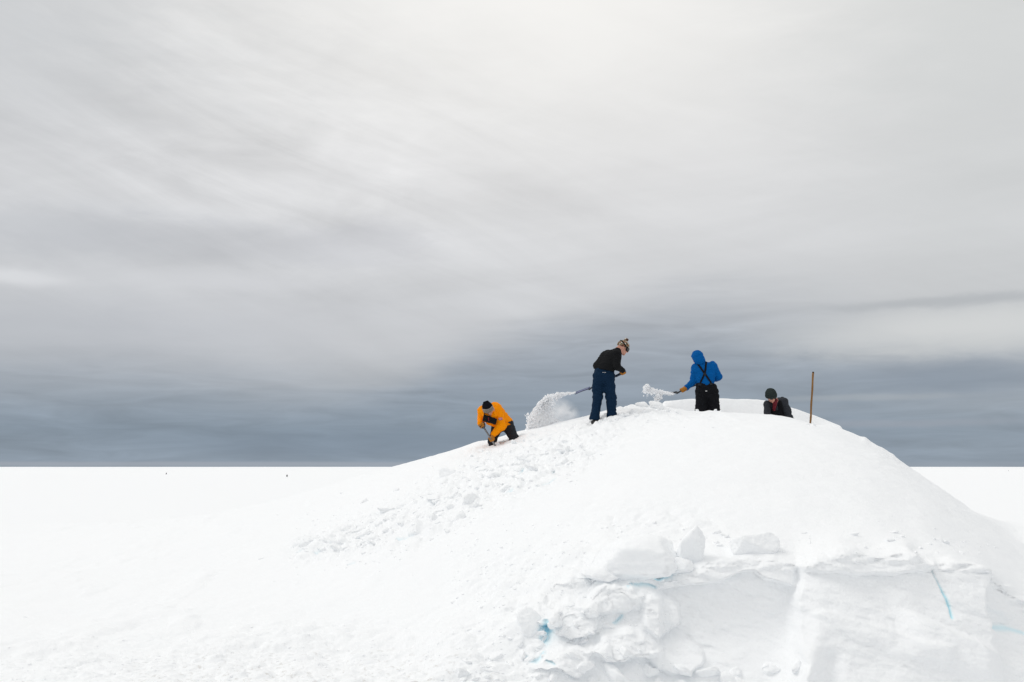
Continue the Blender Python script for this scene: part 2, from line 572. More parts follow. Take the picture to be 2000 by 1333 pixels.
def build_mound():
    pxs = np.concatenate([np.linspace(-1100, -60, 60, endpoint=False), np.linspace(-60, 2060, 960, endpoint=False),
                          np.linspace(2060, 3200, 70)])
    NC = len(pxs)
    H = lambda nodes: hermite([n[0] for n in nodes], [n[1] for n in nodes], pxs)
    one = np.ones(NC)
    edge_fade = sstep(-1100, -700, pxs) * (1 - sstep(2900, 3200, pxs))
    curves = []
    # near ground
    Y0 = 3.0 * one
    Z0 = -0.06 * one
    curves.append((Y0, Z0))
    Ya = 4.2 * one
    Za = H([(-1100, 0), (900, 0), (1300, -.15), (1700, -.2), (2500, -.1), (3200, 0)])
    curves.append((Ya, Za))
    # foot of the cut face
    Y1 = H([(-1100, 7.9), (900, 7.9), (1250, 8.15), (1560, 8.0), (2000, 7.9), (3200, 7.9)])
    Z1 = H([(-1100, 0), (850, 0), (1000, -.05), (1200, -.22), (1320, -.4), (2100, -.4), (2500, -.2), (3200, 0)])
    curves.append((Y1, Z1))
    # top of the cut face
    Y2 = H([(-1100, 9.2), (850, 9.3), (1000, 9.25), (1160, 9.1), (1300, 9.0), (1545, 8.95), (1600, 8.9), (2000, 8.9), (2400, 9.0), (3200, 9.2)])
    Z2 = col_z([(-1100, 0), (500, 0.0), (760, 0.02), (880, 1225), (1000, 1190), (1090, 1140), (1160, 1120), (1290, 1122), (1400, 1092),
                (1500, 1088), (1550, 1098), (1592, 1084), (1640, 1070), (1700, 1079), (1760, 1073), (1800, 1092), (1850, 1094), (1920, 1112), (1960, 1148), (2000, 1180),
                (2120, 1240), (2500, 0.1), (3200, 0)], pxs, Y2)
    curves.append((Y2, Z2))
    Y3 = 9.9 * one
    Z3 = H([(-1100, 0), (450, 0.02), (700, .10), (850, .28), (1000, .62), (1160, .92), (1300, 1.06), (1500, 1.15), (1650, 1.14), (1800, 1.02),
            (1900, .82), (2000, .52), (2120, .26), (2400, .06), (3200, 0)])
    curves.append((Y3, Z3))
    Y4 = 13.0 * one
    Z4 = H([(-1100, 0), (-300, 0.01), (150, 0.05), (400, .15), (560, .3), (770, .78), (940, 1.22), (1090, 1.55), (1300, 1.86), (1500, 1.95), (1600, 1.9),
            (1700, 1.74), (1770, 1.55), (1902, 1.07), (2000, .70), (2200, .2), (2500, 0), (3200, 0)])
    curves.append((Y4, Z4))
    Y5 = 16.5 * one
    Z5 = H([(-1100, 0), (-300, 0.01), (0, .08), (300, .28), (560, .66), (770, 1.22), (940, 1.76), (1090, 2.1), (1215, 2.3), (1300, 2.42), (1400, 2.5),
            (1500, 2.47), (1585, 2.37), (1700, 2.03), (1770, 1.66), (1831, 1.36), (1902, .93), (2000, .35), (2200, .02), (3200, 0)])
    curves.append((Y5, Z5))
    # crest, and near lip of the trench
    Y6 = H([(-1100, 20), (770, 20), (940, 19.6), (1090, 19.2), (1215, 19.0), (1300, 18.7), (1585, 18.7), (1700, 18.4), (1770, 18.0), (1902, 17.4), (2100, 17.2), (3200, 17.2)])
    Z6 = col_z([(-1100, 0), (-300, 0.01), (0, .16), (330, .58), (560, 1.10), (700, 1.5), (770, 912), (850, 889), (900, 875), (936, 863.5), (956, 861), (994, 850), (1020, 843), (1060, 835),
                (1100, 824), (1150, 811), (1205, 797), (1245, 794), (1300, 799), (1358, 802), (1410, 804), (1495, 810), (1550, 818), (1585, 828), (1640, 838),
                (1700, 864), (1770, 912), (1831, 952), (1902, 1010), (2000, .15), (2200, 0), (3200, 0)], pxs, Y6)
    curves.append((Y6, Z6))
    tr = sstep(1292, 1335, pxs) * (1 - sstep(1590, 1645, pxs))
    Y7 = Y6 + 0.30
    Z7 = Z6 - 0.43 * tr - 0.01
    curves.append((Y7, Z7))
    Y8 = Y6 + 1.0
    Z8 = Z6 - 0.43 * tr - 0.05
    curves.append((Y8, Z8))
    Y9 = Y6 + 1.95
    rim = col_z([(-1100, 0), (1200, 800), (1285, 785), (1350, 779), (1400, 777), (1480, 780), (1512, 785), (1550, 797), (1600, 815), (1645, 834),
                 (1700, 864), (1770, 912), (2000, .15), (3200, 0)], pxs, Y9)
    trw = sstep(1270, 1300, pxs) * (1 - sstep(1640, 1660, pxs))
    Z9 = (Z6 - 0.08) * (1 - trw) + rim * trw
    curves.append((Y9, Z9))
    Y10 = 24.5 * one
    Z10 = 0.02 + 0.72 * np.maximum(Z6, 0)
    curves.append((Y10, Z10))
    Y11 = 32.0 * one
    Z11 = 0.012 * one
    curves.append((Y11, Z11))
    Y12 = 36.0 * one
    Z12 = -0.2 * one
    curves.append((Y12, Z12))

    KY = np.array([c[0] for c in curves]); KZ = np.array([c[1] for c in curves])
    # fade sideways to slightly below the field
    KZ = KZ * edge_fade[None] - 0.10 * (1 - edge_fade)[None]
    rows = [14, 40, 150, 26, 130, 100, 60, 18, 10, 24, 24, 22, 8]
    K = len(curves)
    seglen = np.hypot(np.diff(KY, axis=0), np.diff(KZ, axis=0)) + 1e-6
    dY = np.diff(KY, axis=0) / seglen; dZ = np.diff(KZ, axis=0) / seglen
    corner = np.zeros((K, NC))
    corner[3] = sstep(850, 1000, pxs)
    corner[2] = sstep(950, 1150, pxs) * 0.6
    corner[7] = tr; corner[8] = tr; corner[9] = tr; corner[10] = tr
    YY, ZZ = [], []
    for k in range(K - 1):
        L = seglen[k]
        def slope(j, side):
            a = dY[j - 1] if j > 0 else dY[0]; b = dY[j] if j < K - 1 else dY[-1]
            c = dZ[j - 1] if j > 0 else dZ[0]; d = dZ[j] if j < K - 1 else dZ[-1]
            la = seglen[j - 1] if j > 0 else seglen[0]; lb = seglen[j] if j < K - 1 else seglen[-1]
            sy = (a * lb + b * la) / (la + lb); sz = (c * lb + d * la) / (la + lb)
            w = corner[j]
            oy, oz = (dY[k], dZ[k])
            return sy * (1 - w) + oy * w, sz * (1 - w) + oz * w
        y0s, z0s = slope(k, 1); y1s, z1s = slope(k + 1, 0)
        L0 = np.minimum(L, 1.6 * seglen[k - 1]) if k > 0 else L
        L1 = np.minimum(L, 1.6 * seglen[k + 1]) if k < K - 2 else L
        y0s, z0s, y1s, z1s = y0s * L0 / L, z0s * L0 / L, y1s * L1 / L, z1s * L1 / L
        n = rows[k]
        for i in range(n + (1 if k == K - 2 else 0)):
            t = i / n
            if k in (4, 5, 6):
                pass
            t2, t3 = t * t, t ** 3
            h00, h10, h01, h11 = 2 * t3 - 3 * t2 + 1, t3 - 2 * t2 + t, -2 * t3 + 3 * t2, t3 - t2
            YY.append(h00 * KY[k] + h10 * L * y0s + h01 * KY[k + 1] + h11 * L * y1s)
            ZZ.append(h00 * KZ[k] + h10 * L * z0s + h01 * KZ[k + 1] + h11 * L * z1s)
    Y = np.array(YY); Z = np.array(ZZ)
    NR = len(Y)
    A = ((pxs - 1000) / F_PX * CP)[None] * np.ones((NR, 1))   # azimuth of each column
    # px is only exact on the horizon row; correct the column for the tilt of the camera at each point
    X = (pxs - 1000)[None] / F_PX * (Y * CP + (Z - EYE) * SP)
    PX, PY = project(X, Y, Z)

    # ---------- relief
    n_all = X.size
    pts = np.stack([X.ravel(), Y.ravel(), Z.ravel()], 1)
    px, py = PX.ravel(), PY.ravel()
    inner = (edge_fade[None] * np.ones((NR, 1))).ravel() * sstep(4.0, 6.0, pts[:, 1]) * (1 - sstep(27, 31.5, pts[:, 1]))
    tri = fbm(pts * 0.55, 3) * 0.05 + fbm(pts * 2.6 + 9, 3) * 0.014
    grain = fbm(pts * 11.0 + 3, 3) * 0.004
    dz = tri + grain
    # debris trail running down the left flank
    trail = [(1190, 845), (1110, 880), (1030, 905), (950, 935), (880, 972), (800, 1018), (700, 1048), (585, 1075)]
    dist = seg_dist(px, py, trail)
    front = (pts[:, 1] < 19.0)
    wid = np.interp(px, [560, 700, 900, 1000, 1200], [34, 52, 74, 78, 46])
    mt = (1 - sstep(wid * .35, wid * 1.15, dist)) * front
    bill = np.abs(fbm(pts * np.array([3.2, 2.2, 3.2]) + 31, 4, gain=0.55))
    dz = dz + mt * (0.17 * bill - 0.035 + 0.03 * fbm(pts * 7 + 2, 3))
    # shovelled edge near the men
    m2 = np.exp(-(((px - 1240) / 70) ** 2 + ((py - 812) / 20) ** 2)) * front
    dz = dz + m2 * 0.16 * np.abs(fbm(pts * 3.5 + 5, 4))
    m2 = np.exp(-(((px - 1320) / 120) ** 2 + ((py - 812) / 16) ** 2)) * front
    dz = dz + m2 * 0.07 * fbm(pts * np.array([3.5, 1.8, 3.5]) + 8, 4)
    m2 = np.exp(-(((px - 1285) / 150) ** 2 + ((py - 838) / 24) ** 2)) * front
    dz = dz - m2 * 0.10 * np.maximum(fbm(pts * np.array([3.2, 1.7, 3]) + 21, 3) - .12, 0)
    # rubble below the left end of the cut
    m3 = sstep(820, 980, px) * (1 - sstep(1230, 1330, px)) * sstep(1035, 1110, py)
    dz = dz + m3 * (0.20 * np.abs(fbm(pts * 1.9 + 51, 5, gain=.48)) + .02 * fbm(pts * 6, 3) - 0.05)
    m3b = sstep(1050, 1150, px) * (1 - sstep(1350, 1450, px)) * np.exp(-((py - 1020) / 40) ** 2)
    dz = dz + m3b * 0.07 * np.abs(fbm(pts * 3.3 + 14, 4))
    # churned foreground
    m4 = sstep(1190, 1290, py + 0.05 * (px - 400)) * (1 - sstep(850, 1050, px)) * sstep(-300, 200, px)
    dz = dz + m4 * (0.115 * np.abs(fbm(pts * np.array([2.3, 2.6, 3]) + 77, 5, gain=.56)) - .012)
    m5 = np.exp(-(((px - 620) / 150) ** 2 + ((py - 1240) / 60) ** 2))
    dz = dz + m5 * 0.06 * np.abs(fbm(pts * 2.5 + 3, 4))
    # shallow wind marks over the left field
    m6 = (1 - sstep(700, 900, px)) * sstep(950, 1000, py)
    wm = fbm(pts * np.array([1.4, 0.8, 1]) + 12, 4)
    dz = dz + m6 * 0.11 * np.maximum(wm - 0.25, 0)
    # broken edge on the right crest
    m7 = np.exp(-(((px - 1745) / 45) ** 2 + ((py - 895) / 30) ** 2))
    dz = dz + m7 * 0.05 * np.abs(fbm(pts * 5 + 3, 3))
    m8 = np.exp(-(((px - 1692) / 9) ** 2 + ((py - 857) / 9) ** 2))
    dz = dz + m8 * 0.035
    m9 = sstep(1690, 1850, px) * np.exp(-((py - (910 + (px - 1770) * .63)) / 40) ** 2)
    dz = dz + m9 * 0.03 * fbm(pts * 3 + 3, 4)
    pts[:, 2] += dz * inner

    # cut face: ledges and panels, moved towards or away from the camera
    face = np.zeros((NR, NC))
    r0 = rows[0] + rows[1]; r1 = r0 + rows[2]
    v = np.arange(NR)[:, None]
    fw = sstep(r0 - 18, r0 + 20, v) * (1 - sstep(r1 - 3, r1 + 9, v)) * sstep(900, 1120, pxs)[None] * (1 - sstep(2200, 2500, pxs))[None]
    fw = fw.ravel()
    D = np.zeros(n_all)

    def below(poly, soft):           # 1 below the line
        return sstep(-soft, soft, py - curve_y(px, poly))

    def xwin(a, b, s=14):
        return sstep(a - s, a + s, px) * (1 - sstep(b - s, b + s, px))
    jag = fbm(np.stack([px / 40, py / 40, px * 0], 1), 4) * 14
    jx = fbm(np.stack([px * 0, py / 45, px / 900], 1), 3) * 12
    # panel between the slabs and the vertical edge: overhanging snow lip then a smooth scoop
    w = xwin(1290, 1548, 8)
    lip = [(1280, 1150), (1340, 1140), (1400, 1132), (1450, 1112), (1470, 1112), (1490, 1128), (1550, 1146)]
    D += w * (0.10 * (1 - below([(a, b) for a, b in lip], 4 + 0 * px)))
    D += w * (-0.16 * np.exp(-((py - 1230) / 80) ** 2))
    # vertical edge, the right hand panel stands proud
    pe = sstep(1547, 1557, px + jx * 1.2 + jag * .3)
    D += pe * 0.13
    # cap over the right panel
    cap = [(1540, 1112), (1620, 1112), (1660, 1116), (1720, 1110), (1800, 1104), (1860, 1110)]
    w = xwin(1552, 1810, 10)
    D += w * 0.07 * (1 - sstep(-3, 5, py + jag * .35 - curve_y(px, cap)))
    # oblique ledges
    l1 = [(1730, 1172), (1800, 1198), (1860, 1228), (1915, 1256), (2000, 1290)]
    w = xwin(1765, 1925, 34)
    D += w * 0.16 * sstep(-3, 10, py + jag * .3 - curve_y(px, l1)) * (1 - sstep(30, 110, py - curve_y(px, l1)))
    l2 = [(1560, 1190), (1600, 1184), (1645, 1194), (1700, 1212), (1770, 1234), (1830, 1244)]
    w = xwin(1575, 1830, 14)
    D += w * 0.05 * sstep(-3, 8, py + jag * .35 - curve_y(px, l2)) * (1 - sstep(20, 80, py - curve_y(px, l2)))
    # far right corner turns away
    ce_ = sstep(1914, 1944, px + jx * 1.8 + jag * .4 - (py - 1200) * .10)
    D -= ce_ * 0.26
    l3 = [(1930, 1228), (1975, 1232), (2010, 1238), (2100, 1240)]
    D += ce_ * 0.16 * sstep(-3, 8, py + jag * .3 - curve_y(px, l3))
    # buttress at the bottom of the vertical edge
    bt = np.exp(-(((px - 1555 + (py - 1300) * .25) / 26) ** 2)) * sstep(1210, 1300, py)
    D += bt * 0.16
    bt2 = np.exp(-(((px - 1615) / 16) ** 2)) * sstep(1250, 1280, py)
    D -= bt2 * 0.06
    # left slabs
    for cx, cy, rx, ry, am in [(1240, 1100, 85, 34, .12), (1195, 1175, 70, 30, .10), (1290, 1200, 40, 45, .10), (1120, 1200, 60, 40, .13),
                               (1210, 1265, 75, 36, .14), (1050, 1190, 40, 32, .15), (1320, 1280, 60, 36, .10), (1100, 1290, 70, 26, .12)]:
        rr = ((px - cx + jag) / rx) ** 2 + ((py - cy + jag * .6) / ry) ** 2
        D += am * (1 - sstep(.55, 1.05, rr)) * (1 - sstep(1380, 1420, px))
    rough = fbm(pts * np.array([5, 5, 8]) + 4, 5, gain=.55)
    stri = fbm(np.stack([px / 60 + py / 90, py / 7 - px / 45, px * 0], 1), 3)
    fold = fbm(np.stack([px / 120 - py / 200, py / 46 - px / 130, px * 0 + 2], 1), 5, gain=.55)
    D += sstep(1270, 1330, px) * (0.050 * np.abs(fold) + 0.012 * np.round(fold * 4) / 4)
    D += (0.020 + 0.035 * (1 - sstep(1250, 1330, px))) * rough + 0.007 * stri * sstep(1290, 1330, px)
    D += 0.035 * np.round(fbm(np.stack([px / 95, py / 60, px * 0 + 4], 1), 3) * 3.2) / 3.2 * (1 - sstep(1260, 1330, px))
    # crumbling brink
    br = (np.exp(-((v - r1) / 9.0) ** 2) * sstep(950, 1080, pxs)[None] * (1 - sstep(2050, 2200, pxs))[None]).ravel()
    pts[:, 2] += br * 0.030 * fbm(np.stack([px / 30, py / 9, px * 0 + 1], 1), 4)
    D += br * 0.07 * fbm(np.stack([px / 34, py / 8, px * 0 + 6], 1), 4)
    # narrow cracks, the blue glow of light through snow painted in
    glow_tint = np.zeros(n_all)
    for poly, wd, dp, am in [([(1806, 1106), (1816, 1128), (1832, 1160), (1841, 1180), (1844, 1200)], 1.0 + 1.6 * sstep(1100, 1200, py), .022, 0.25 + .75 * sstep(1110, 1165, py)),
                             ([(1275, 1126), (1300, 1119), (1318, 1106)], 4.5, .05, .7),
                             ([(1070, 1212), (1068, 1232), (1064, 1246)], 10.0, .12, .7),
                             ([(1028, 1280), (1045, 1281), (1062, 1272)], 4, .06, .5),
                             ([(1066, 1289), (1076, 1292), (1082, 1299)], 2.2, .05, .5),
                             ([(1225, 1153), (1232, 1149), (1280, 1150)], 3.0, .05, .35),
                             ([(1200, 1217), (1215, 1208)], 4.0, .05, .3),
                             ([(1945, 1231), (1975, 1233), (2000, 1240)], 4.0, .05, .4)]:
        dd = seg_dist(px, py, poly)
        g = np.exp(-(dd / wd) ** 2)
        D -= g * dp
        glow_tint = np.maximum(glow_tint, am * np.exp(-(dd / (wd * 0.9)) ** 2))
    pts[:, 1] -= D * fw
    glow_tint = glow_tint * fw
    # pale blue transmitted light, painted into the gaps of the debris trail
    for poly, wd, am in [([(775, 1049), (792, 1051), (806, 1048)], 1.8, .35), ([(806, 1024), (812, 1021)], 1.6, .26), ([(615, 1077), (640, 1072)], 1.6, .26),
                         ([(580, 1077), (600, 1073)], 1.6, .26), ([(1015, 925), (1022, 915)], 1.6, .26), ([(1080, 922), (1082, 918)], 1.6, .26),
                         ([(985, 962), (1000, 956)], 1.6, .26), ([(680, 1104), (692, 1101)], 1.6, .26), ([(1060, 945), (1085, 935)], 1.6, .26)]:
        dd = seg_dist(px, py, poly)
        glow_tint = np.maximum(glow_tint, am * np.exp(-(dd / wd) ** 2) * front)
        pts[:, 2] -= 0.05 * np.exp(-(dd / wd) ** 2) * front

    dirt = m4 * sstep(1240, 1320, py) * sstep(150, 350, px)
    idx = np.arange(NR * NC).reshape(NR, NC)
    q = np.stack([idx[:-1, :-1], idx[:-1, 1:], idx[1:, 1:], idx[1:, :-1]], -1).reshape(-1, 4)
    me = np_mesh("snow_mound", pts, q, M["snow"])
    for nm, arr in (("glow_tint", glow_tint), ("dirt", dirt)):
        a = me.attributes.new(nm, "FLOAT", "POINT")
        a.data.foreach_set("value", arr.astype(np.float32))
    o = obj("snow_mound", me)
    set_props(o, "broad smooth snow mound with a cut vertical face at its foot", "snow mound", kind="structure")
    tri_ = np.concatenate([q[::, [0, 1, 2]], q[::, [0, 2, 3]]])
    bvh = BVHTree.FromPolygons([tuple(p) for p in pts.tolist()], q.tolist())
    return o, bvh


mound, MB = build_mound()
CAM = Vector((0, 0, EYE))


def hit(px, py, bvh=None):
    d = Vector(pix_dir(px, py)).normalized()
    loc, nor, i, dist = (bvh or MB).ray_cast(CAM, d)
    return loc, nor


def ground(x, y, top=8.0):
    loc, nor, i, dist = MB.ray_cast(Vector((x, y, top)), Vector((0, 0, -1)))
    return loc


# ------------------------------------------------------------------ snowfield to the horizon
def build_field():
    r = np.concatenate([np.linspace(0.3, 40, 130), np.geomspace(41, 9000, 190)])
    NA = 720
    a = np.linspace(0, 2 * np.pi, NA, endpoint=False)
    R, Aa = np.meshgrid(r, a, indexing="ij")
    X, Y = R * np.sin(Aa), R * np.cos(Aa)
    amin, amax = (-1100 - 1000) / F_PX, (3200 - 1000) / F_PX
    t = X / np.maximum(Y, 0.01)
    inside = sstep(3.4, 4.4, Y) * (1 - sstep(29.5, 31.0, Y)) * sstep(amin + .12, amin + .30, t) * (1 - sstep(amax - .22, amax - .08, t))
    p = np.stack([X.ravel(), Y.ravel(), 0 * X.ravel()], 1)
    und = fbm(p * 0.004, 3).reshape(X.shape) * 1.5 * sstep(700, 2500, R) + fbm(p * 0.05 + 3, 3).reshape(X.shape) * 0.05 * sstep(40, 120, R)
    Z = und - 1.2 * inside
    V = np.stack([X.ravel(), Y.ravel(), Z.ravel()], 1)
    V = np.concatenate([V, [[0, 0, 0]]])
    idx = np.arange(len(r) * NA).reshape(len(r), NA)
    nx = np.roll(idx, -1, 1)
    q = np.stack([idx[:-1], idx[1:], nx[1:], nx[:-1]], -1).reshape(-1, 4)
    me = np_mesh("snowfield", V, q, M["snow"])
    o = obj("snowfield", me)
    set_props(o, "flat white snowfield reaching to the horizon", "ground", kind="structure")
    return o


build_field()

# ------------------------------------------------------------------ snow blocks and debris
def ico(sub):
    import bmesh
    bm = bmesh.new()
    bmesh.ops.create_icosphere(bm, subdivisions=sub, radius=1)
    V = np.array([v.co[:] for v in bm.verts]); Fc = np.array([[v.index for v in f.verts] for f in bm.faces])
    bm.free()
    return V, Fc


ICO = {s: ico(s) for s in (1, 2, 3, 4, 5)}


def rock_shape(sub, seed, planes=11, k=0.05, rough=0.05, flat=None):
    """broken lump: intersection of random half-spaces with worn edges"""
    r_ = np.random.default_rng(seed)
    V, Fc = ICO[sub]
    N = r_.normal(size=(planes, 3))
    N /= np.linalg.norm(N, axis=1)[:, None]
    if flat is not None:
        N = np.concatenate([N, flat])
    dd = r_.uniform(0.62, 0.95, len(N))
    c = V @ N.T
    with np.errstate(divide="ignore"):
        rad = np.where(c > 0.05, dd[None] / np.maximum(c, 0.05), 9)
    s = -k * np.log(np.exp(-rad / k).sum(1))
    s = np.minimum(s, 1.25)
    out = V * s[:, None]
    out = out * (1 + rough * fbm(out * 2.3 + seed, 4)[:, None] + rough * .5 * fbm(out * 7 + seed, 3)[:, None])
    return out, Fc


CH = []
for i in range(9):
    v, f = rock_shape(4, 100 + i, planes=12, k=0.16, rough=0.20)
    CH.append(np_mesh("snow_chunk", v, f, M["snow_chunk"]))


def chunk(name, px, py, size_px, squash=(1, 1, .75), sink=0.3, label=None, cat="snow chunk", group=None, mesh=None, rot=None):
    loc, nor = hit(px, py)
    if loc is None:
        return None
    s = size_px * 0.5 * loc.y / F_PX
    o = obj(name, mesh or random.choice(CH))
    o.scale = (s * squash[0], s * squash[1], s * squash[2])
    o.rotation_euler = rot or (random.uniform(-.5, .5), random.uniform(-.5, .5), random.uniform(0, 6.28))
    o.location = loc + Vector((0, 0, s * squash[2] * (1 - 2 * sink) * .6))
    set_props(o, label, cat, group)
    return o


def build_debris():
    trail = np.array([(1150, 868), (1090, 890), (1030, 908), (960, 932), (880, 972), (800, 1018), (700, 1048), (585, 1070)], float)
    seg = np.cumsum(np.r_[0, np.hypot(*np.diff(trail, axis=0).T)])
    for i in range(150):
        u = seg[-1] * (i + random.random()) / 150
        cx, cy = np.interp(u, seg, trail[:, 0]), np.interp(u, seg, trail[:, 1])
        w = np.interp(cx, [585, 700, 900, 1150], [14, 26, 38, 22])
        x, y = cx + random.gauss(0, 30), cy + random.gauss(0, .75) * w
        sz = min(32, random.lognormvariate(2.7, .45))
        chunk("snow_chunk", x, y, sz, (random.uniform(.9, 1.5), random.uniform(.8, 1.2), random.uniform(.5, .9)), random.uniform(.65, .95),
              "rounded white snow chunk in the debris trail running down the left slope", "snow chunk", "snow chunks in the debris trail")
    for i in range(44):
        x = random.uniform(890, 1260)
        y = random.uniform(1140, 1330)
        if y < 1290 - (x - 890) * .5:
            y = random.uniform(1230, 1330)
        sz = min(60, random.lognormvariate(3.0, .45))
        chunk("snow_chunk", x, y, sz, (random.uniform(.9, 1.6), random.uniform(.8, 1.2), random.uniform(.5, .9)), random.uniform(.7, .95),
              "broken snow chunk in the rubble left of the cut snow face", "snow chunk", "snow chunks in the rubble beside the cut")
    for i in range(16):
        x = random.uniform(1250, 1575)
        y = random.uniform(1300, 1345)
        sz = min(70, random.lognormvariate(3.4, .35))
        chunk("snow_chunk", x, y, sz, (random.uniform(.9, 1.5), 1, random.uniform(.6, .9)), random.uniform(.4, .6),
              "snow lump lying at the foot of the cut snow face", "snow chunk", "snow lumps at the foot of the cut")
    for i in range(26):
        x = random.choice([random.uniform(1395, 1420), random.uniform(1505, 1720), random.uniform(1740, 1880)])
        y = random.uniform(1038, 1074) + max(0, x - 1740) * .12
        sz = random.uniform(6, 17)
        chunk("snow_chunk", x, y, sz, (random.uniform(.9, 1.6), 1, random.uniform(.5, .8)), .5,
              "small snow lump resting on the brink above the cut face", "snow chunk", "small snow lumps along the brink of the cut")
    for x, y, sz in [(1236, 806, 16), (1252, 795, 26), (1266, 790, 30), (1279, 797, 24), (1292, 800, 16), (1226, 812, 12), (1305, 804, 13), (1320, 806, 10),
                     (1214, 812, 12), (1262, 806, 18), (1243, 815, 12), (1185, 812, 12), (1182, 822, 10), (1369, 801, 6), (1384, 800, 8), (1397, 803, 7), (1408, 804, 6), (1361, 803, 6), (1577, 830, 7), (1590, 832, 9),
                     (1153, 824, 9), (1172, 825, 11), (1192, 823, 10), (1206, 820, 11), (954, 868, 9), (970, 869, 10), (1004, 866, 11), (1023, 862, 9)]:
        chunk("snow_chunk", x, y, sz, (1.1, 1, .85), .38,
              "small shovelled snow lump on the crest around the feet of the diggers", "snow chunk", "shovelled snow lumps near the diggers")
    # single big blocks on the brink of the cut
    def block(px, py, w, h, dpt, seed, label, rot, flat=None, k=.05):
        loc, nor = hit(px, py)
        s = loc.y / F_PX * 0.5
        v, f = rock_shape(5, seed, planes=9, k=k, rough=0.09, flat=flat)
        me = np_mesh("snow_block", v, f, M["snow_chunk"])
        o = obj("snow_block", me)
        o.scale = (w * s, dpt * s, h * s)
        o.rotation_euler = rot
        o.location = loc + Vector((0, .05, h * s * .35))
        set_props(o, label, "snow block")
    block(1345, 1100, 46, 104, 60, 31, "upright fin of snow standing on the brink of the cut", (.1, .16, .3))
    block(1246, 1112, 170, 72, 120, 45, "largest tilted snow slab lying left of the upright snow fin", (.25, -.12, .1), k=.035)
    block(1466, 1078, 100, 52, 70, 52, "ragged snow block on the brink, right of the upright snow fin", (.05, -.2, .2), k=.03)
    block(1330, 1118, 40, 40, 50, 57, "small snow block wedged under the upright snow fin", (.3, .1, .5))
    block(1035, 1228, 62, 60, 60, 61, "rounded snow boulder at the left end of the cut face", (.1, .2, .5), k=.1)
    block(1180, 1128, 70, 30, 70, 66, "thin snow slab at the left edge of the largest tilted slab", (.2, .1, .2))
    # crumbs
    Vs, Fs, base = [], [], 0
    shapes = [rock_shape(2, 300 + i, planes=6, k=.1, rough=.1) for i in range(6)]
    def crumb(x, y, sz):
        nonlocal base
        loc, nor = hit(x, y)
        if loc is None or loc.y > 19.2:
            return
        s = sz * .5 * loc.y / F_PX
        v, f = shapes[random.randrange(6)]
        a = random.uniform(0, 6.28)
        c_, s_ = math.cos(a), math.sin(a)
        w = v * s * np.array([random.uniform(.8, 1.5), 1, .7])
        w = np.stack([w[:, 0] * c_ - w[:, 1] * s_, w[:, 0] * s_ + w[:, 1] * c_, w[:, 2] - .25 * s], 1) + np.array(loc)
        Vs.append(w); Fs.append(f + base); base += len(v)
    for i in range(900):
        u = seg[-1] * random.random()
        cx, cy = np.interp(u, seg, trail[:, 0]), np.interp(u, seg, trail[:, 1])
        crumb(cx + random.gauss(0, 34), cy + random.gauss(0, 34), min(9, random.lognormvariate(1.05, .45)))
    for i in range(800):
        crumb(random.uniform(880, 1330), random.uniform(1020, 1333), min(12, random.lognormvariate(1.15, .5)))
    for i in range(420):
        x = random.uniform(-20, 900)
        crumb(x, 1333 - abs(random.gauss(0, 55)) , min(10, random.lognormvariate(1.1, .45)))
    for i in range(140):
        crumb(random.uniform(1300, 1950), random.gauss(1050, 20) + max(0, x - 1740) * .1, min(9, random.lognormvariate(1.0, .5)))
    for i in range(140):
        crumb(random.gauss(1270, 80), random.gauss(818, 12), min(7, random.lognormvariate(.8, .5)))
    me = np_mesh("snow_crumbs", np.concatenate(Vs), np.concatenate(Fs), M["snow_chunk"])
    o = obj("snow_crumbs", me)
    set_props(o, "fine crumbs of broken snow scattered over the mound", "snow crumbs", kind="stuff")


build_debris()

# ------------------------------------------------------------------ signed-distance modelling for figures
def unit(v):
    v = np.asarray(v, float)
    return v / np.linalg.norm(v)


def frame(f, u):
    """right, forward, up as rows"""
    f = unit(f)
    r = unit(np.cross(f, u))
    return np.array([r, f, np.cross(r, f)])


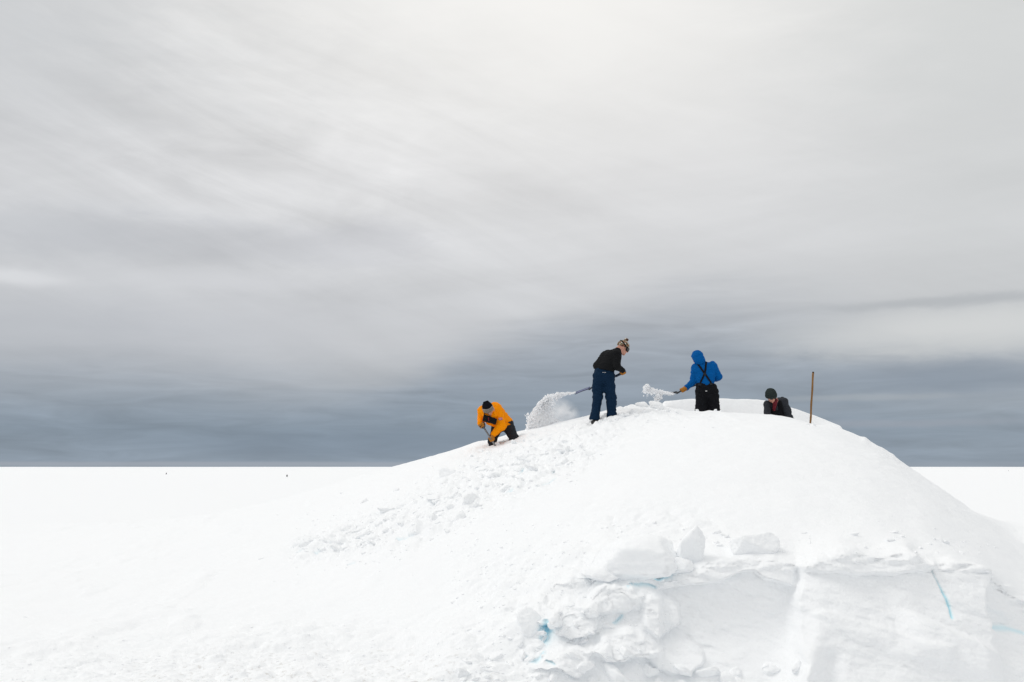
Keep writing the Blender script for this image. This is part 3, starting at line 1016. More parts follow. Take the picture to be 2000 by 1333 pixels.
def sdf_mesh(name, prims, mat, h=0.009, wr=None, cuts=(), pad=0.05, mod=None):
    lo = np.full(3, 1e9); hi = -lo
    bb = []
    for p in prims:
        if p[0] == "c":
            _, a, b, ra, rb, k = p
            m = max(ra, rb)
            l, g = np.minimum(a, b) - m, np.maximum(a, b) + m
        else:
            _, c, ax, rr, k = p
            e = np.abs(ax.T) @ np.asarray(rr)
            l, g = np.asarray(c) - e, np.asarray(c) + e
        bb.append((l - .06, g + .06))
        lo = np.minimum(lo, l); hi = np.maximum(hi, g)
    lo = lo - pad; hi = hi + pad
    n = np.ceil((hi - lo) / h).astype(int) + 1
    ax_ = [lo[i] + h * np.arange(n[i]) for i in range(3)]
    Fd = np.full(n, 0.08)
    for p, (l, g) in zip(prims, bb):
        i0 = np.clip(np.floor((l - lo) / h).astype(int), 0, n - 1)
        i1 = np.clip(np.ceil((g - lo) / h).astype(int) + 1, 1, n)
        sl = tuple(slice(i0[j], i1[j]) for j in range(3))
        G = np.stack(np.meshgrid(ax_[0][sl[0]], ax_[1][sl[1]], ax_[2][sl[2]], indexing="ij"), -1)
        if p[0] == "c":
            _, a, b, ra, rb, k = p
            a = np.asarray(a, float); ba = np.asarray(b, float) - a
            t = np.clip(((G - a) @ ba) / max(ba @ ba, 1e-9), 0, 1)
            d = np.linalg.norm(G - a - t[..., None] * ba, axis=-1) - (ra + (rb - ra) * t)
        else:
            kind, c, ax, rr, k = p
            q = (G - np.asarray(c)) @ ax.T
            rr = np.asarray(rr, float)
            if kind in ("e", "-e"):
                k0 = np.linalg.norm(q / rr, axis=-1); k1 = np.linalg.norm(q / rr ** 2, axis=-1)
                d = np.where(k1 > 1e-6, k0 * (k0 - 1) / np.maximum(k1, 1e-6), -rr.min())
            else:
                rad = rr.min() * .35
                w = np.abs(q) - (rr - rad)
                d = np.linalg.norm(np.maximum(w, 0), axis=-1) + np.minimum(w.max(-1), 0) - rad
        cur = Fd[sl]
        if p[0] == "-e":
            kk = np.clip(.5 - .5 * (cur + d) / k, 0, 1)
            Fd[sl] = cur * (1 - kk) + (-d) * kk + k * kk * (1 - kk)
        else:
            kk = np.clip(.5 + .5 * (cur - d) / k, 0, 1)
            Fd[sl] = cur * (1 - kk) + d * kk - k * kk * (1 - kk)
    near = np.abs(Fd) < .05
    if (wr or mod) and near.any():
        ii = np.nonzero(near)
        pts = np.stack([ax_[j][ii[j]] for j in range(3)], 1)
        if wr:
            amp, fr = wr
            nz = fbm(pts * np.asarray(fr) + 5.1, 3)
            Fd[near] += amp * (1 - 2 * np.abs(nz)) - amp * .3
        if mod:
            Fd[near] += mod(pts)
    for c, nrm in cuts:
        nrm = unit(nrm)
        dd = (ax_[0][:, None, None] - c[0]) * nrm[0] + (ax_[1][None, :, None] - c[1]) * nrm[1] + (ax_[2][None, None, :] - c[2]) * nrm[2]
        Fd = np.maximum(Fd, dd)
    # surface nets
    s = Fd < 0
    cnt = np.zeros(n - 1, int); acc = np.zeros(tuple(n - 1) + (3,))
    cs = [(i, j, k) for i in (0, 1) for j in (0, 1) for k in (0, 1)]
    N = n - 1
    sub = lambda A, o: A[o[0]:o[0] + N[0], o[1]:o[1] + N[1], o[2]:o[2] + N[2]]
    tot = sum(sub(s, o).astype(int) for o in cs)
    act = (tot > 0) & (tot < 8)
    ai = np.nonzero(act)
    ids = np.full(N, -1); ids[ai] = np.arange(len(ai[0]))
    vv = {o: sub(Fd, o)[ai] for o in cs}
    sumv = np.zeros((len(ai[0]), 3)); c_ = np.zeros(len(ai[0]))
    for a in cs:
        for j in range(3):
            if a[j] == 0:
                b = list(a); b[j] = 1; b = tuple(b)
                va, vb = vv[a], vv[b]
                cr = (va < 0) != (vb < 0)
                t = np.where(cr, va / np.where(cr, va - vb, 1), 0)
                pos = np.tile(np.array(a, float), (len(va), 1)); pos[:, j] = t
                sumv += pos * cr[:, None]; c_ += cr
    V = lo + h * (np.stack(ai, 1) + sumv / c_[:, None])
    quads = []
    for j in range(3):
        b, c = (j + 1) % 3, (j + 2) % 3
        s0 = [slice(1, -1)] * 3; s1 = [slice(1, -1)] * 3
        s0[j] = slice(0, -1); s1[j] = slice(1, None)
        ch = s[tuple(s0)] != s[tuple(s1)]
        e = np.nonzero(ch)
        inside0 = s[tuple(s0)][e]
        E = np.stack(e, 1)
        E[:, b] += 1; E[:, c] += 1
        def cell(db, dc):
            q = E.copy(); q[:, b] += db; q[:, c] += dc
            return ids[q[:, 0], q[:, 1], q[:, 2]]
        qd = np.stack([cell(-1, -1), cell(0, -1), cell(0, 0), cell(-1, 0)], 1)
        qd[~inside0] = qd[~inside0][:, ::-1]
        quads.append(qd)
    Q = np.concatenate(quads)
    Q = Q[(Q >= 0).all(1)]
    return np_mesh(name, V, Q, mat)


def bvh_of(me, off):
    V = [tuple(np.array(v.co) + off) for v in me.vertices]
    return BVHTree.FromPolygons(V, [tuple(p.vertices) for p in me.polygons])


def tube(name, pts, rad, mat, seg=12, caps=True):
    pts = [np.asarray(p, float) for p in pts]
    rad = rad if isinstance(rad, (list, tuple)) else [rad] * len(pts)
    V, Fq = [], []
    up = np.array([0.13, 0.95, 0.2])
    for i, p in enumerate(pts):
        t = unit(pts[min(i + 1, len(pts) - 1)] - pts[max(i - 1, 0)])
        a = unit(np.cross(t, up)); b = np.cross(t, a)
        for k in range(seg):
            an = 2 * math.pi * k / seg
            V.append(p + rad[i] * (math.cos(an) * a + math.sin(an) * b))
    for i in range(len(pts) - 1):
        for k in range(seg):
            k2 = (k + 1) % seg
            Fq.append((i * seg + k, i * seg + k2, (i + 1) * seg + k2, (i + 1) * seg + k))
    if caps:
        for base, p in ((0, pts[0]), ((len(pts) - 1) * seg, pts[-1])):
            V.append(p)
            c = len(V) - 1
            for k in range(0, seg, 2):
                q = (c, base + k, base + (k + 1) % seg, base + (k + 2) % seg)
                Fq.append(q if base else q[::-1])
    return np_mesh(name, V, Fq, mat)


def ribbon(name, pts, nors, width, mat, thick=0.004):
    """strap lying on a surface"""
    V, Fq = [], []
    n = len(pts)
    for i in range(n):
        t = unit(pts[min(i + 1, n - 1)] - pts[max(i - 1, 0)])
        nn = unit(nors[i]); s = unit(np.cross(t, nn))
        for sx, oz in ((-1, .0), (-1, thick), (1, thick), (1, .0)):
            V.append(pts[i] + s * sx * width / 2 + nn * oz)
    for i in range(n - 1):
        for k in range(4):
            k2 = (k + 1) % 4
            Fq.append((i * 4 + k, i * 4 + k2, i * 4 + 4 + k2, i * 4 + 4 + k))
    Fq += [(3, 2, 1, 0), (n * 4 - 4, n * 4 - 3, n * 4 - 2, n * 4 - 1)]
    return np_mesh(name, V, Fq, mat, smooth=False)


class Person:
    def __init__(s, zx0, zy0, zf, px0, py0, Y0, label, base):
        s.zx0, s.zy0, s.zf, s.Y0 = zx0, zy0, zf, Y0
        s.O = np.zeros(3)
        s.O = P(px0, py0, Y0)
        s.root = empty("person", s.O)
        set_props(s.root, label, "person", "diggers on the snow mound")

    def J(s, zx, zy, dy=0.0):
        return P(s.zx0 + zx / s.zf, s.zy0 + zy / s.zf, s.Y0 + dy) - s.O

    def part(s, name, me, parent=None):
        return obj(name, me, parent or s.root)

    def cast(s, me, zx, zy):
        if me.name not in s.__dict__.setdefault("b", {}):
            s.b[me.name] = bvh_of(me, s.O)
        loc, nor = hit(s.zx0 + zx / s.zf, s.zy0 + zy / s.zf, s.b[me.name])
        if loc is None:
            return None, None
        return np.array(loc) - s.O, np.array(nor)


def head_prims(c, R, k=.02):
    """head centred between the ears; rows of R are right, forward, up"""
    L = lambda x, y, z: np.asarray(c) + np.array([x, y, z]) @ R
    p = [("e", L(0, -.008, .035), R, (.076, .098, .090), k),
         ("e", L(0, .012, -.02), R, (.066, .078, .085), k),
         ("c", L(0, .045, -.06), L(0, .066, -.098), .048, .026, .02),
         ("c", L(0, .088, .005), L(0, .108, -.030), .010, .015, .012),     # nose
         ("c", L(-.032, .086, .026), L(.032, .086, .026), .011, .011, .015),  # brow
         ("c", L(-.02, .090, -.066), L(.02, .090, -.066), .007, .007, .008),  # lips
         ("c", L(-.02, .088, -.074), L(.02, .088, -.074), .007, .007, .006)]
    for sx in (-1, 1):
        p += [("e", L(sx * .078, -.005, -.01), R, (.012, .022, .034), .008),
              ("-e", L(sx * .032, .098, .006), R, (.018, .014, .011), .008)]
    return p, L


def eyes(per, L, R, parent):
    for sx in (-1, 1):
        per.part("eye", sdf_mesh("eye", [("e", L(sx * .032, .083, .006), R, (.012, .012, .011), .003)], M["white"], .003, pad=.01), parent)


def cap_mesh(name, L, R, infl, cuts, mat, h=.007, mod=None, wr=None):
    return sdf_mesh(name, [("e", L(0, -.008, .035), R, (.076 + infl, .098 + infl, .090 + infl), .02),
                           ("e", L(0, .008, -.015), R, (.068 + infl, .080 + infl, .080 + infl), .02)], mat, h, wr=wr, cuts=cuts, pad=.02, mod=mod)


def hand_prims(grip, axis, wrist, r=.016, infl=0.0, closed=1.0):
    """fingers closed round a bar through grip along axis"""
    a = unit(axis)
    out = np.asarray(wrist) - np.asarray(grip)
    out = unit(out - a * (out @ a))
    sd = np.cross(a, out)
    G = np.asarray(grip)
    pr = []
    rr = r + .010
    def pt(ang, s, rad=rr):
        return G + a * s + rad * (math.cos(ang) * out + math.sin(ang) * sd)
    palm = [pt(-.5, -.03, rr + .008), pt(-.5, .03, rr + .008), pt(.35, -.03, rr + .008), pt(.35, .03, rr + .008)]
    pr += [("c", palm[0], palm[1], .017 + infl, .017 + infl, .01), ("c", palm[2], palm[3], .017 + infl, .016 + infl, .01),
           ("c", palm[0], palm[2], .017 + infl, .017 + infl, .01), ("c", palm[1], palm[3], .017 + infl, .017 + infl, .01)]
    mid = (palm[0] + palm[3]) / 2
    pr.append(("c", mid, np.asarray(wrist), .026 + infl, .030 + infl, .015))
    for i, (off, ln) in enumerate(((-.033, 2.6), (-.011, 2.9), (.011, 2.75), (.033, 2.3))):
        for j in range(3):
            t0, t1 = .5 + ln * j / 3 * closed, .5 + ln * (j + 1) / 3 * closed
            pr.append(("c", pt(t0, off), pt(t1, off), .0105 + infl - j * .0008, .0098 + infl - j * .0008, .003))
    pr += [("c", pt(-.7, -.034, rr + .006), pt(-1.5, -.046), .013 + infl, .0115 + infl, .006),
           ("c", pt(-1.5, -.046), pt(-2.3, -.028), .0115 + infl, .0095 + infl, .004)]
    return pr


def limb(a, b, c, r, k=.03):
    return [("c", a, b, r[0], r[1], k), ("c", b, c, r[1], r[2], k)]


def flip(v):
    return np.array(v, float)


# ------------------------------------------------------------------ shovel
def blade_mesh(name, sock_p, tip_p, normal, width, mats, depth=.045, flare=1.0):
    ax = np.asarray(tip_p) - np.asarray(sock_p)
    ln = np.linalg.norm(ax); ax = ax / ln
    n = np.asarray(normal, float); n = unit(n - ax * (n @ ax))
    s = np.cross(ax, n)
    NU, NV = 11, 17
    V = []
    for lay in (0, 1):
        for i in range(NU):
            u = i / (NU - 1)
            w = width * (.80 + .20 * u) * .5
            for j in range(NV):
                v = -1 + 2 * j / (NV - 1)
                rise = depth * (abs(v) ** 4) * (1 - .5 * u) + .01 * math.cos(v * 14) * .3
                back = depth * .35 * max(0, 1 - u / .18) ** 2
                tipcurve = -.02 * u * u
                V.append(np.asarray(sock_p) + ax * (ln * u * (1 - .05 * v * v * u)) + s * v * w + n * (rise + back + tipcurve + lay * .004))
    idx = np.arange(2 * NU * NV).reshape(2, NU, NV)
    Fq = []
    for i in range(NU - 1):
        for j in range(NV - 1):
            Fq.append((idx[0, i, j], idx[0, i + 1, j], idx[0, i + 1, j + 1], idx[0, i, j + 1]))
            Fq.append((idx[1, i, j], idx[1, i, j + 1], idx[1, i + 1, j + 1], idx[1, i + 1, j]))
    def edge(q):
        for a, b in zip(q[:-1], q[1:]):
            i0, j0 = a; i1, j1 = b
            Fq.append((idx[0, i0, j0], idx[0, i1, j1], idx[1, i1, j1], idx[1, i0, j0]))
    edge([(0, j) for j in range(NV)])
    edge([(i, NV - 1) for i in range(NU)])
    edge([(NU - 1, j) for j in range(NV - 1, -1, -1)])
    edge([(i, 0) for i in range(NU - 1, -1, -1)])
    return np_mesh(name, V, Fq, mats)


def d_grip(name, base, axis, side, mat, w=.055, l=.085, r=.011):
    a = unit(axis); s = unit(np.asarray(side) - a * (np.asarray(side) @ a))
    b = np.asarray(base)
    pts = []
    for i in range(9):
        an = -math.pi / 2 + math.pi * i / 8
        pass
    loop = [b, b + a * .02 + s * w * .55, b + a * .05 + s * w * .95, b + a * (l - .01) + s * w, b + a * l + s * w * .8,
            b + a * l + s * 0, b + a * l - s * w * .8, b + a * (l - .01) - s * w, b + a * .05 - s * w * .95, b + a * .02 - s * w * .55, b]
    return sdf_mesh(name, [("c", p, q, r, r, .006) for p, q in zip(loop[:-1], loop[1:])], mat, .005, pad=.02)


# ------------------------------------------------------------------ digger in orange
def orange_person():
    p = Person(900, 760, 11.106, 975, 862, (hit(958, 866)[0].y + hit(1012, 864)[0].y) / 2 + .12, "bent-over person in an orange jacket and black hat digging at the left", None)
    J = p.J
    headc = J(590, 432, -.30)
    R = frame((.22, -.78, -.55), (-.30, -.42, .86))
    hp, L = head_prims(headc, R)
    pel, ch, nk = J(900, 770, .12), J(690, 560, -.10), J(660, 470, -.2)
    sl, sr = J(475, 480, -.20), J(800, 470, -.10)
    el, wl, hl = J(455, 650, -.02), J(428, 745, -.20), J(455, 800, -.24)
    er, wr, hr = J(880, 800, -.22), J(785, 1050, -.30), J(745, 1112, -.33)
    hipl, hipr = J(800, 800, .10), J(1000, 770, .14)
    knl, knr = J(690, 1120, .04), J(1165, 1085, -.02)
    ftl, ftr = J(670, 1560, .05), J(1230, 1500, .10)
    sock = J(690, 1140, -.27)
    gripb = J(505, 850, -.25)
    axis = unit(gripb - sock)
    hr = sock + axis * .055
    wr = hr + np.array([.045, .03, .085])
    body = hp + [("c", L(0, -.01, -.07), nk, .058, .065, .03), ("c", nk, ch, .06, .085, .05), ("c", ch, pel, .085, .09, .05), ("c", sl, sr, .06, .06, .04),
                 *limb(sl, el, wl, (.05, .04, .03)), *limb(sr, er, wr, (.05, .04, .03)), *limb(hipl, knl, ftl, (.075, .05, .04)),
                 *limb(hipr, knr, ftr, (.085, .06, .045)),
                 *hand_prims(hl, np.cross(axis, (0, 1, 0)), wl, .014, -.002), *hand_prims(hr, axis, wr, .018, -.002)]
    bo = p.part("body", sdf_mesh("body", body, M["skin"], .008))
    eyes(p, L, R, bo)
    # jacket
    up = unit(np.asarray(ch) - pel)
    jk = [("c", sl, sr, .085, .09, .05), ("c", J(560, 480, -.18), J(740, 800, -.02), .12, .12, .06), ("c", J(740, 450, -.05), J(960, 720, .14), .135, .13, .06),
          ("c", ch, pel, .15, .155, .06),
          ("c", J(745, 385, -.02), J(700, 470, -.14), .085, .075, .04), ("c", J(560, 560, -.26), J(700, 590, -.22), .07, .07, .04),
          ("c", sl, el, .092, .078, .035), ("c", sr, sr + (er - sr) * .6, .098, .085, .035),
          ("c", J(700, 830, -.02), J(1040, 720, .12), .075, .085, .05)]
    jme = sdf_mesh("jacket", jk, M["orange"], .008, wr=(.017, (8, 8, 10)), cuts=[(J(790, 835, 0), (-.30, .1, -.95))])
    jo = p.part("jacket", jme)
    p.part("sleeve", sdf_mesh("sleeve", limb(sl, el, wl, (.090, .078, .060), .035), M["orange"], .008, wr=(.010, (8, 8, 8))), jo)
    rs_me = sdf_mesh("right_sleeve", limb(sr, er, wr, (.100, .086, .058), .035), M["orange"], .008, wr=(.010, (8, 8, 8)))
    p.part("sleeve", rs_me, jo)
    # turned-up collar
    p.part("collar", sdf_mesh("collar", [("c", J(690, 470, -.24), J(745, 590, -.28), .028, .026, .02), ("c", J(745, 590, -.28), J(640, 620, -.30), .026, .03, .02)],
                              M["orange"], .007, wr=(.004, (14, 14, 14))), jo)
    # flag patch on the sleeve
    pl, pn = p.cast(rs_me, 860, 652)
    pj, pjn = p.cast(jme, 860, 652)
    if pl is None or (pj is not None and pj[1] < pl[1]):
        pl, pn = pj, pjn
    if pl is not None:
        n = unit(pn); r = unit(np.array([.92, 0, .30]) - n * (np.array([.92, 0, .30]) @ n)); u = np.cross(n, r)
        if u[2] < 0: u = -u
        V, Fq, mi = [], [], []
        def quad(cx, cy, w, h, ang, z, m):
            c, s_ = math.cos(ang), math.sin(ang)
            b = len(V)
            for dz in (0, .002):
                for sx, sy in ((-1, -1), (1, -1), (1, 1), (-1, 1)):
                    x, y = sx * w / 2, sy * h / 2
                    x, y = cx + x * c - y * s_, cy + x * s_ + y * c
                    x = max(-.036, min(.036, x)); y = max(-.0225, min(.0225, y))
                    V.append(pl + r * x + u * y + n * (z + dz))
            for q in ((4, 5, 6, 7), (0, 1, 5, 4), (1, 2, 6, 5), (2, 3, 7, 6), (3, 0, 4, 7)):
                Fq.append([b + i for i in q]); mi.append(m)
        quad(0, 0, .072, .045, 0, .004, 0)
        an = math.atan2(.045, .072)
        quad(0, 0, .070, .009, an, .0062, 1); quad(0, 0, .070, .009, -an, .0066, 1)
        quad(0, 0, .070, .004, an, .0088, 2); quad(0, 0, .070, .004, -an, .0092, 2)
        quad(0, 0, .072, .015, 0, .0114, 1); quad(0, 0, .015, .045, 0, .0118, 1)
        quad(0, 0, .072, .008, 0, .0140, 2); quad(0, 0, .008, .045, 0, .0144, 2)
        me = np_mesh("flag_patch", V, Fq, [M["flag_blue"], M["white"], M["red"]], smooth=False)
        me.polygons.foreach_set("material_index", np.array(mi, dtype=np.int32))
        p.part("flag_patch", me, jo)
    # trousers
    tr = [("c", hipl, knl, .110, .078, .04), ("c", hipr, knr, .125, .088, .04), ("c", knl, ftl, .078, .075, .04), ("c", knr, ftr, .086, .08, .04),
          ("c", J(820, 780, .1), J(980, 740, .14), .13, .13, .05)]
    p.part("trousers", sdf_mesh("trousers", tr, M["charcoal"], .009, wr=(.012, (6, 6, 11))))
    for ft in (ftl, ftr):
        p.part("boot", sdf_mesh("boot", [("c", ft + [0, 0, .02], ft + [0, 0, -.08], .07, .06, .02), ("c", ft + [0, 0, -.09], ft + [-.06, -.13, -.10], .055, .045, .02)], M["boot"], .01))
    # gloves
    p.part("glove", sdf_mesh("glove", hand_prims(hl, np.cross(axis, (0, 1, 0)), wl, .014, .006), M["glove"], .006, pad=.03))
    p.part("glove", sdf_mesh("glove", hand_prims(hr, axis, wr, .018, .006), M["glove"], .006, pad=.03))
    # hat, goggles
    hat = cap_mesh("hat", L, R, .020, [(L(0, .0, .022), -R[2] + .10 * R[1])], M["black_knit"], wr=(.005, (18, 18, 18)))
    ho = p.part("hat", hat)
    p.part("crown_tuft", sdf_mesh("crown_tuft", [("c", L(-.03, -.02, .13), L(.03, -.02, .135), .028, .024, .02)], M["black_knit"], .007), ho)
    g = p.part("goggles", cap_mesh("goggle_frame", L, R, .034, [(L(0, 0, .066), R[2]), (L(0, 0, -.012), -R[2]), (L(0, .050, 0), -R[1])], M["frame_grey"], .006))
    p.part("lens", cap_mesh("lens", L, R, .040, [(L(0, 0, .056), R[2]), (L(0, 0, -.002), -R[2]), (L(0, .066, 0), -R[1])], M["lens_brown"], .006), g)
    p.part("strap", cap_mesh("strap", L, R, .027, [(L(0, 0, .038), R[2]), (L(0, 0, .005), -R[2]), (L(0, .055, 0), R[1])], M["frame_grey"], .006), g)
    # bag slung across the chest
    a, b = J(490, 625, -.34), J(765, 715, -.34)
    ax = unit(b - a)
    AX = np.array([ax, unit(np.cross(ax, np.cross((0, -1, 0.3), ax))), unit(np.cross(ax, unit(np.cross(ax, np.cross((0, -1, 0.3), ax)))))])
    bag = sdf_mesh("chest_bag", [("b", (a * .72 + b * .28), AX, (.072, .05, .055), .01), ("b", (a * .28 + b * .72), AX, (.078, .05, .050), .01),
                                 ("c", a * .6 + b * .4, a * .4 + b * .6, .04, .04, .01)], M["black"], .006, wr=(.004, (14, 14, 14)), pad=.03)
    bg = empty("chest_bag", p.O)
    bgm = obj("pouch", bag, bg)
    set_props(bg, "black pouch bag slung across the chest of the person in orange", "bag")
    obj("strap", tube("strap", [a, J(520, 520, -.36), J(600, 560, -.40) * .3 + J(520, 480, -.33) * .7, J(640, 440, -.16)], .010, M["black"], 8), bg)
    obj("zip_tag", sdf_mesh("zip_tag", [("c", J(600, 632, -.405), J(606, 690, -.405), .011, .009, .005)], M["maroon"], .004, pad=.02), bg)
    # shovel
    sh = empty("shovel", p.O)
    set_props(sh, "grey shaft shovel with a D grip pushed into the snow by the person in orange", "shovel")
    obj("shaft", tube("shaft", [sock - axis * .26, sock, gripb], [.017, .017, .016], M["grey_metal"]), sh)
    obj("grip", d_grip("grip", gripb, axis, (1, .0, .6), M["dark_plastic"], w=.05, l=.10, r=.011), sh)
    obj("blade", blade_mesh("blade", sock - axis * .22, sock - axis * .50, (0, -1, .2), .24, M["grey_metal"]), sh)


orange_person()


# ------------------------------------------------------------------ digger in navy trousers
def navy_person():
    p = Person(1100, 650, 7.406, 1178, 819, (hit(1160, 822)[0].y + hit(1196, 821)[0].y) / 2 + .05, "standing person in black jacket, navy trousers and pompom hat, throwing snow leftwards", None)
    J = p.J
    headc = J(862, 222, .20)
    R = frame((.86, .05, -.44), (.40, .08, .90))
    hp, L = head_prims(headc, R)
    pel, ch, nk = J(585, 590, .05), J(690, 380, .12), J(800, 258, .18)
    sl, sr = J(655, 320, .30), J(775, 315, -.03)
    el, wl, hl = J(490, 475, .26), J(545, 680, .32), J(590, 705, .34)
    er, wr, hr = J(772, 490, -.08), J(855, 545, .06), J(868, 575, .10)
    hipl, hipr = J(520, 640, .06), J(655, 640, .04)
    knl, knr = J(500, 930, .04), J(692, 940, .0)
    ftl, ftr = J(455, 1250, .05), J(700, 1235, .02)
    butt, sockp = J(890, 568, .10), J(385, 815, .52)
    axis = unit(butt - sockp)
    body = hp + [("c", L(0, -.01, -.07), nk, .056, .062, .03), ("c", nk, ch, .06, .085, .05), ("c", ch, pel, .085, .09, .05), ("c", sl, sr, .06, .06, .04),
                 *limb(sl, el, wl, (.048, .04, .03)), *limb(sr, er, wr, (.048, .04, .03)), *limb(hipl, knl, ftl, (.08, .055, .042)), *limb(hipr, knr, ftr, (.08, .055, .042)),
                 *hand_prims(hr, axis, wr, .02, -.002), *hand_prims(hl, axis, wl, .018, -.002)]
    bo = p.part("body", sdf_mesh("body", body, M["skin"], .008))
    eyes(p, L, R, bo)
    spine = unit(nk - pel)
    quilt = lambda q: -.0045 * np.abs(np.sin((q - pel) @ spine * math.pi / .052)) + .003
    jk = [("c", sl, sr, .08, .082, .06), ("c", J(620, 350, .22), J(530, 500, .12), .115, .12, .07), ("c", J(735, 350, .04), J(640, 515, .02), .12, .12, .07),
          ("c", ch, pel + .03 * spine, .14, .145, .07), ("c", J(790, 268, .16), J(740, 300, .14), .075, .08, .04),
          *limb(sl, el, wl, (.085, .07, .05), .03), *limb(sr, er, wr, (.088, .074, .048), .03)]
    jk2 = jk
    jme = sdf_mesh("jacket", jk2, M["jacket_black"], .008, wr=(.008, (7, 7, 10)), cuts=[(J(585, 540, 0), (-.22, 0, -1))], mod=quilt)
    # keep the arms that hang lower than the hem as sleeves of their own
    jo = p.part("jacket", jme)
    sl_me = sdf_mesh("sleeve", limb(sl, el, wl, (.083, .068, .05), .03), M["jacket_black"], .009, wr=(.006, (8, 8, 8)))
    p.part("sleeve", sl_me, jo)
    sr_me = sdf_mesh("sleeve", limb(sr, er, wr, (.087, .072, .05), .03), M["jacket_black"], .009, wr=(.008, (8, 8, 8)))
    p.part("sleeve", sr_me, jo)
    p.part("cuff", sdf_mesh("cuff", [("c", wr + (er - wr) * .10, wr - (er - wr) * .06, .052, .050, .01)], M["black"], .007), jo)
    tr = [("c", hipl, J(498, 800, .05), .105, .098, .05), ("c", J(498, 800, .05), knl, .098, .092, .05), ("c", knl, ftl, .09, .088, .05), ("c", ftl, ftl + [.0, 0, .03], .10, .098, .03),
          ("c", hipr, J(668, 800, .02), .11, .105, .05), ("c", J(668, 800, .02), knr, .105, .094, .05), ("c", knr, ftr, .092, .09, .05), ("c", ftr, ftr + [0, 0, .03], .10, .096, .03),
          ("c", J(540, 575, .06), J(640, 585, .04), .118, .118, .06), ("c", J(545, 655, .04), J(635, 655, .02), .125, .125, .06)]
    tme = sdf_mesh("trousers", tr, M["navy"], .008, wr=(.016, (7, 7, 10)), cuts=[(J(455, 1262, 0), (-.05, 0, -1)), (J(585, 505, 0), (.2, 0, 1))])
    to = p.part("trousers", tme)
    # small white mark on the seat, pocket flap, knee flap
    l0, n0 = p.cast(tme, 570, 580); l1, n1 = p.cast(tme, 618, 582)
    if l0 is not None and l1 is not None:
        for i in range(6):
            t0 = i / 6; t1 = t0 + .11
            a, b = l0 + (l1 - l0) * t0, l0 + (l1 - l0) * t1
            if i == 2: continue
            p.part("white_print", ribbon("white_print", [a + n0 * .006, b + n0 * .006], [n0, n0], .012, M["white"], .002), to)
    l0, n0 = p.cast(tme, 742, 945); 
    for (za, zb, wdt) in (((700, 935), (770, 950), .05), ((640, 650), (700, 675), .02)):
        a, na = p.cast(tme, *za); b, nb = p.cast(tme, *zb)
        if a is not None and b is not None:
            p.part("pocket_flap", ribbon("pocket_flap", [a, (a + b) / 2 + (na + nb) * .003, b], [na, na + nb, nb], wdt, M["navy"], .008), to)
    for ft, dx in ((ftl, -.02), (ftr, .03)):
        b = p.part("boot", sdf_mesh("boot", [("c", ft + [0, 0, .02], ft + [0, 0, -.05], .06, .06, .02), ("c", ft + [-.02, -.05, -.06], ft + [dx + .05, .14, -.055], .052, .045, .02)], M["boot"], .007))
        p.part("gaiter", sdf_mesh("gaiter", [("c", ft + [-.045, -.05, .0], ft + [-.04, -.055, -.03], .028, .026, .01)], M["gaiter"], .006, pad=.02), b)
    p.part("glove", sdf_mesh("glove", hand_prims(hr, axis, wr, .02, .005), M["glove"], .006, pad=.03))
    p.part("glove", sdf_mesh("glove", hand_prims(hl, axis, wl, .018, .005), M["glove"], .006, pad=.03))
    hat = p.part("hat", cap_mesh("hat", L, R, .021, [(L(0, .0, .010), -R[2])], M["knit"], wr=(.003, (20, 20, 20))))
    p.part("pompom", sdf_mesh("pompom", [("e", L(-.045, -.0, .178), R, (.040, .040, .037), .01)], M["knit"], .005, wr=(.012, (40, 40, 40)), pad=.03), hat)
    g = p.part("goggles", cap_mesh("goggle_frame", L, R, .030, [(L(0, 0, .038), R[2]), (L(0, 0, -.030), -R[2]), (L(0, .058, 0), -R[1])], M["black"], .006))
    p.part("lens", cap_mesh("lens", L, R, .036, [(L(0, 0, .030), R[2]), (L(0, 0, -.022), -R[2]), (L(0, .072, 0), -R[1])], M["lens"], .006), g)
    tilt = unit(R[2] + .55 * R[1])
    p.part("strap", cap_mesh("strap", L, R, .029, [(L(0, 0, .062), tilt), (L(0, 0, .038), -tilt), (L(0, .088, 0), R[1])], M["black"], .006), g)
    # shovel
    sh = empty("shovel", p.O)
    set_props(sh, "dark blue scoop shovel held out level by the person in navy trousers", "shovel")
    bend = J(437, 780, .48)
    obj("shaft", tube("shaft", [butt - axis * .02, (butt + bend) / 2, bend, sockp, sockp + unit(sockp - bend) * .02], [.021, .020, .018, .018, .018], M["dark_plastic"]), sh)
    obj("grip", sdf_mesh("grip", [("c", butt, butt - axis * .19, .026, .024, .01), ("c", butt + [0, -.05, .01], butt + [0, .05, -.01], .017, .017, .01)], M["dark_plastic"], .006), sh)
    tip = J(172, 872, .58)
    obj("blade", blade_mesh("blade", sockp, tip, (.12, -.27, .95), .20, M["blade_blue"], depth=.022), sh)
    ax_ = unit(tip - sockp); n_ = np.array([.12, -.27, .95]); n_ = unit(n_ - ax_ * (n_ @ ax_)); s_ = np.cross(ax_, n_)
    for sg in (-1, 1):
        obj("blade_rim", tube("blade_rim", [sockp + s_ * sg * .08 + n_ * .022, (sockp + tip) / 2 + s_ * sg * .09 + n_ * .011, tip + s_ * sg * .10 - n_ * .008], .006, M["dark_plastic"], 8), sh)
    obj("blade_rib", sdf_mesh("blade_rib", [("c", sockp, sockp * .8 + tip * .2, .020, .008, .01)], M["dark_plastic"], .006), sh)


navy_person()


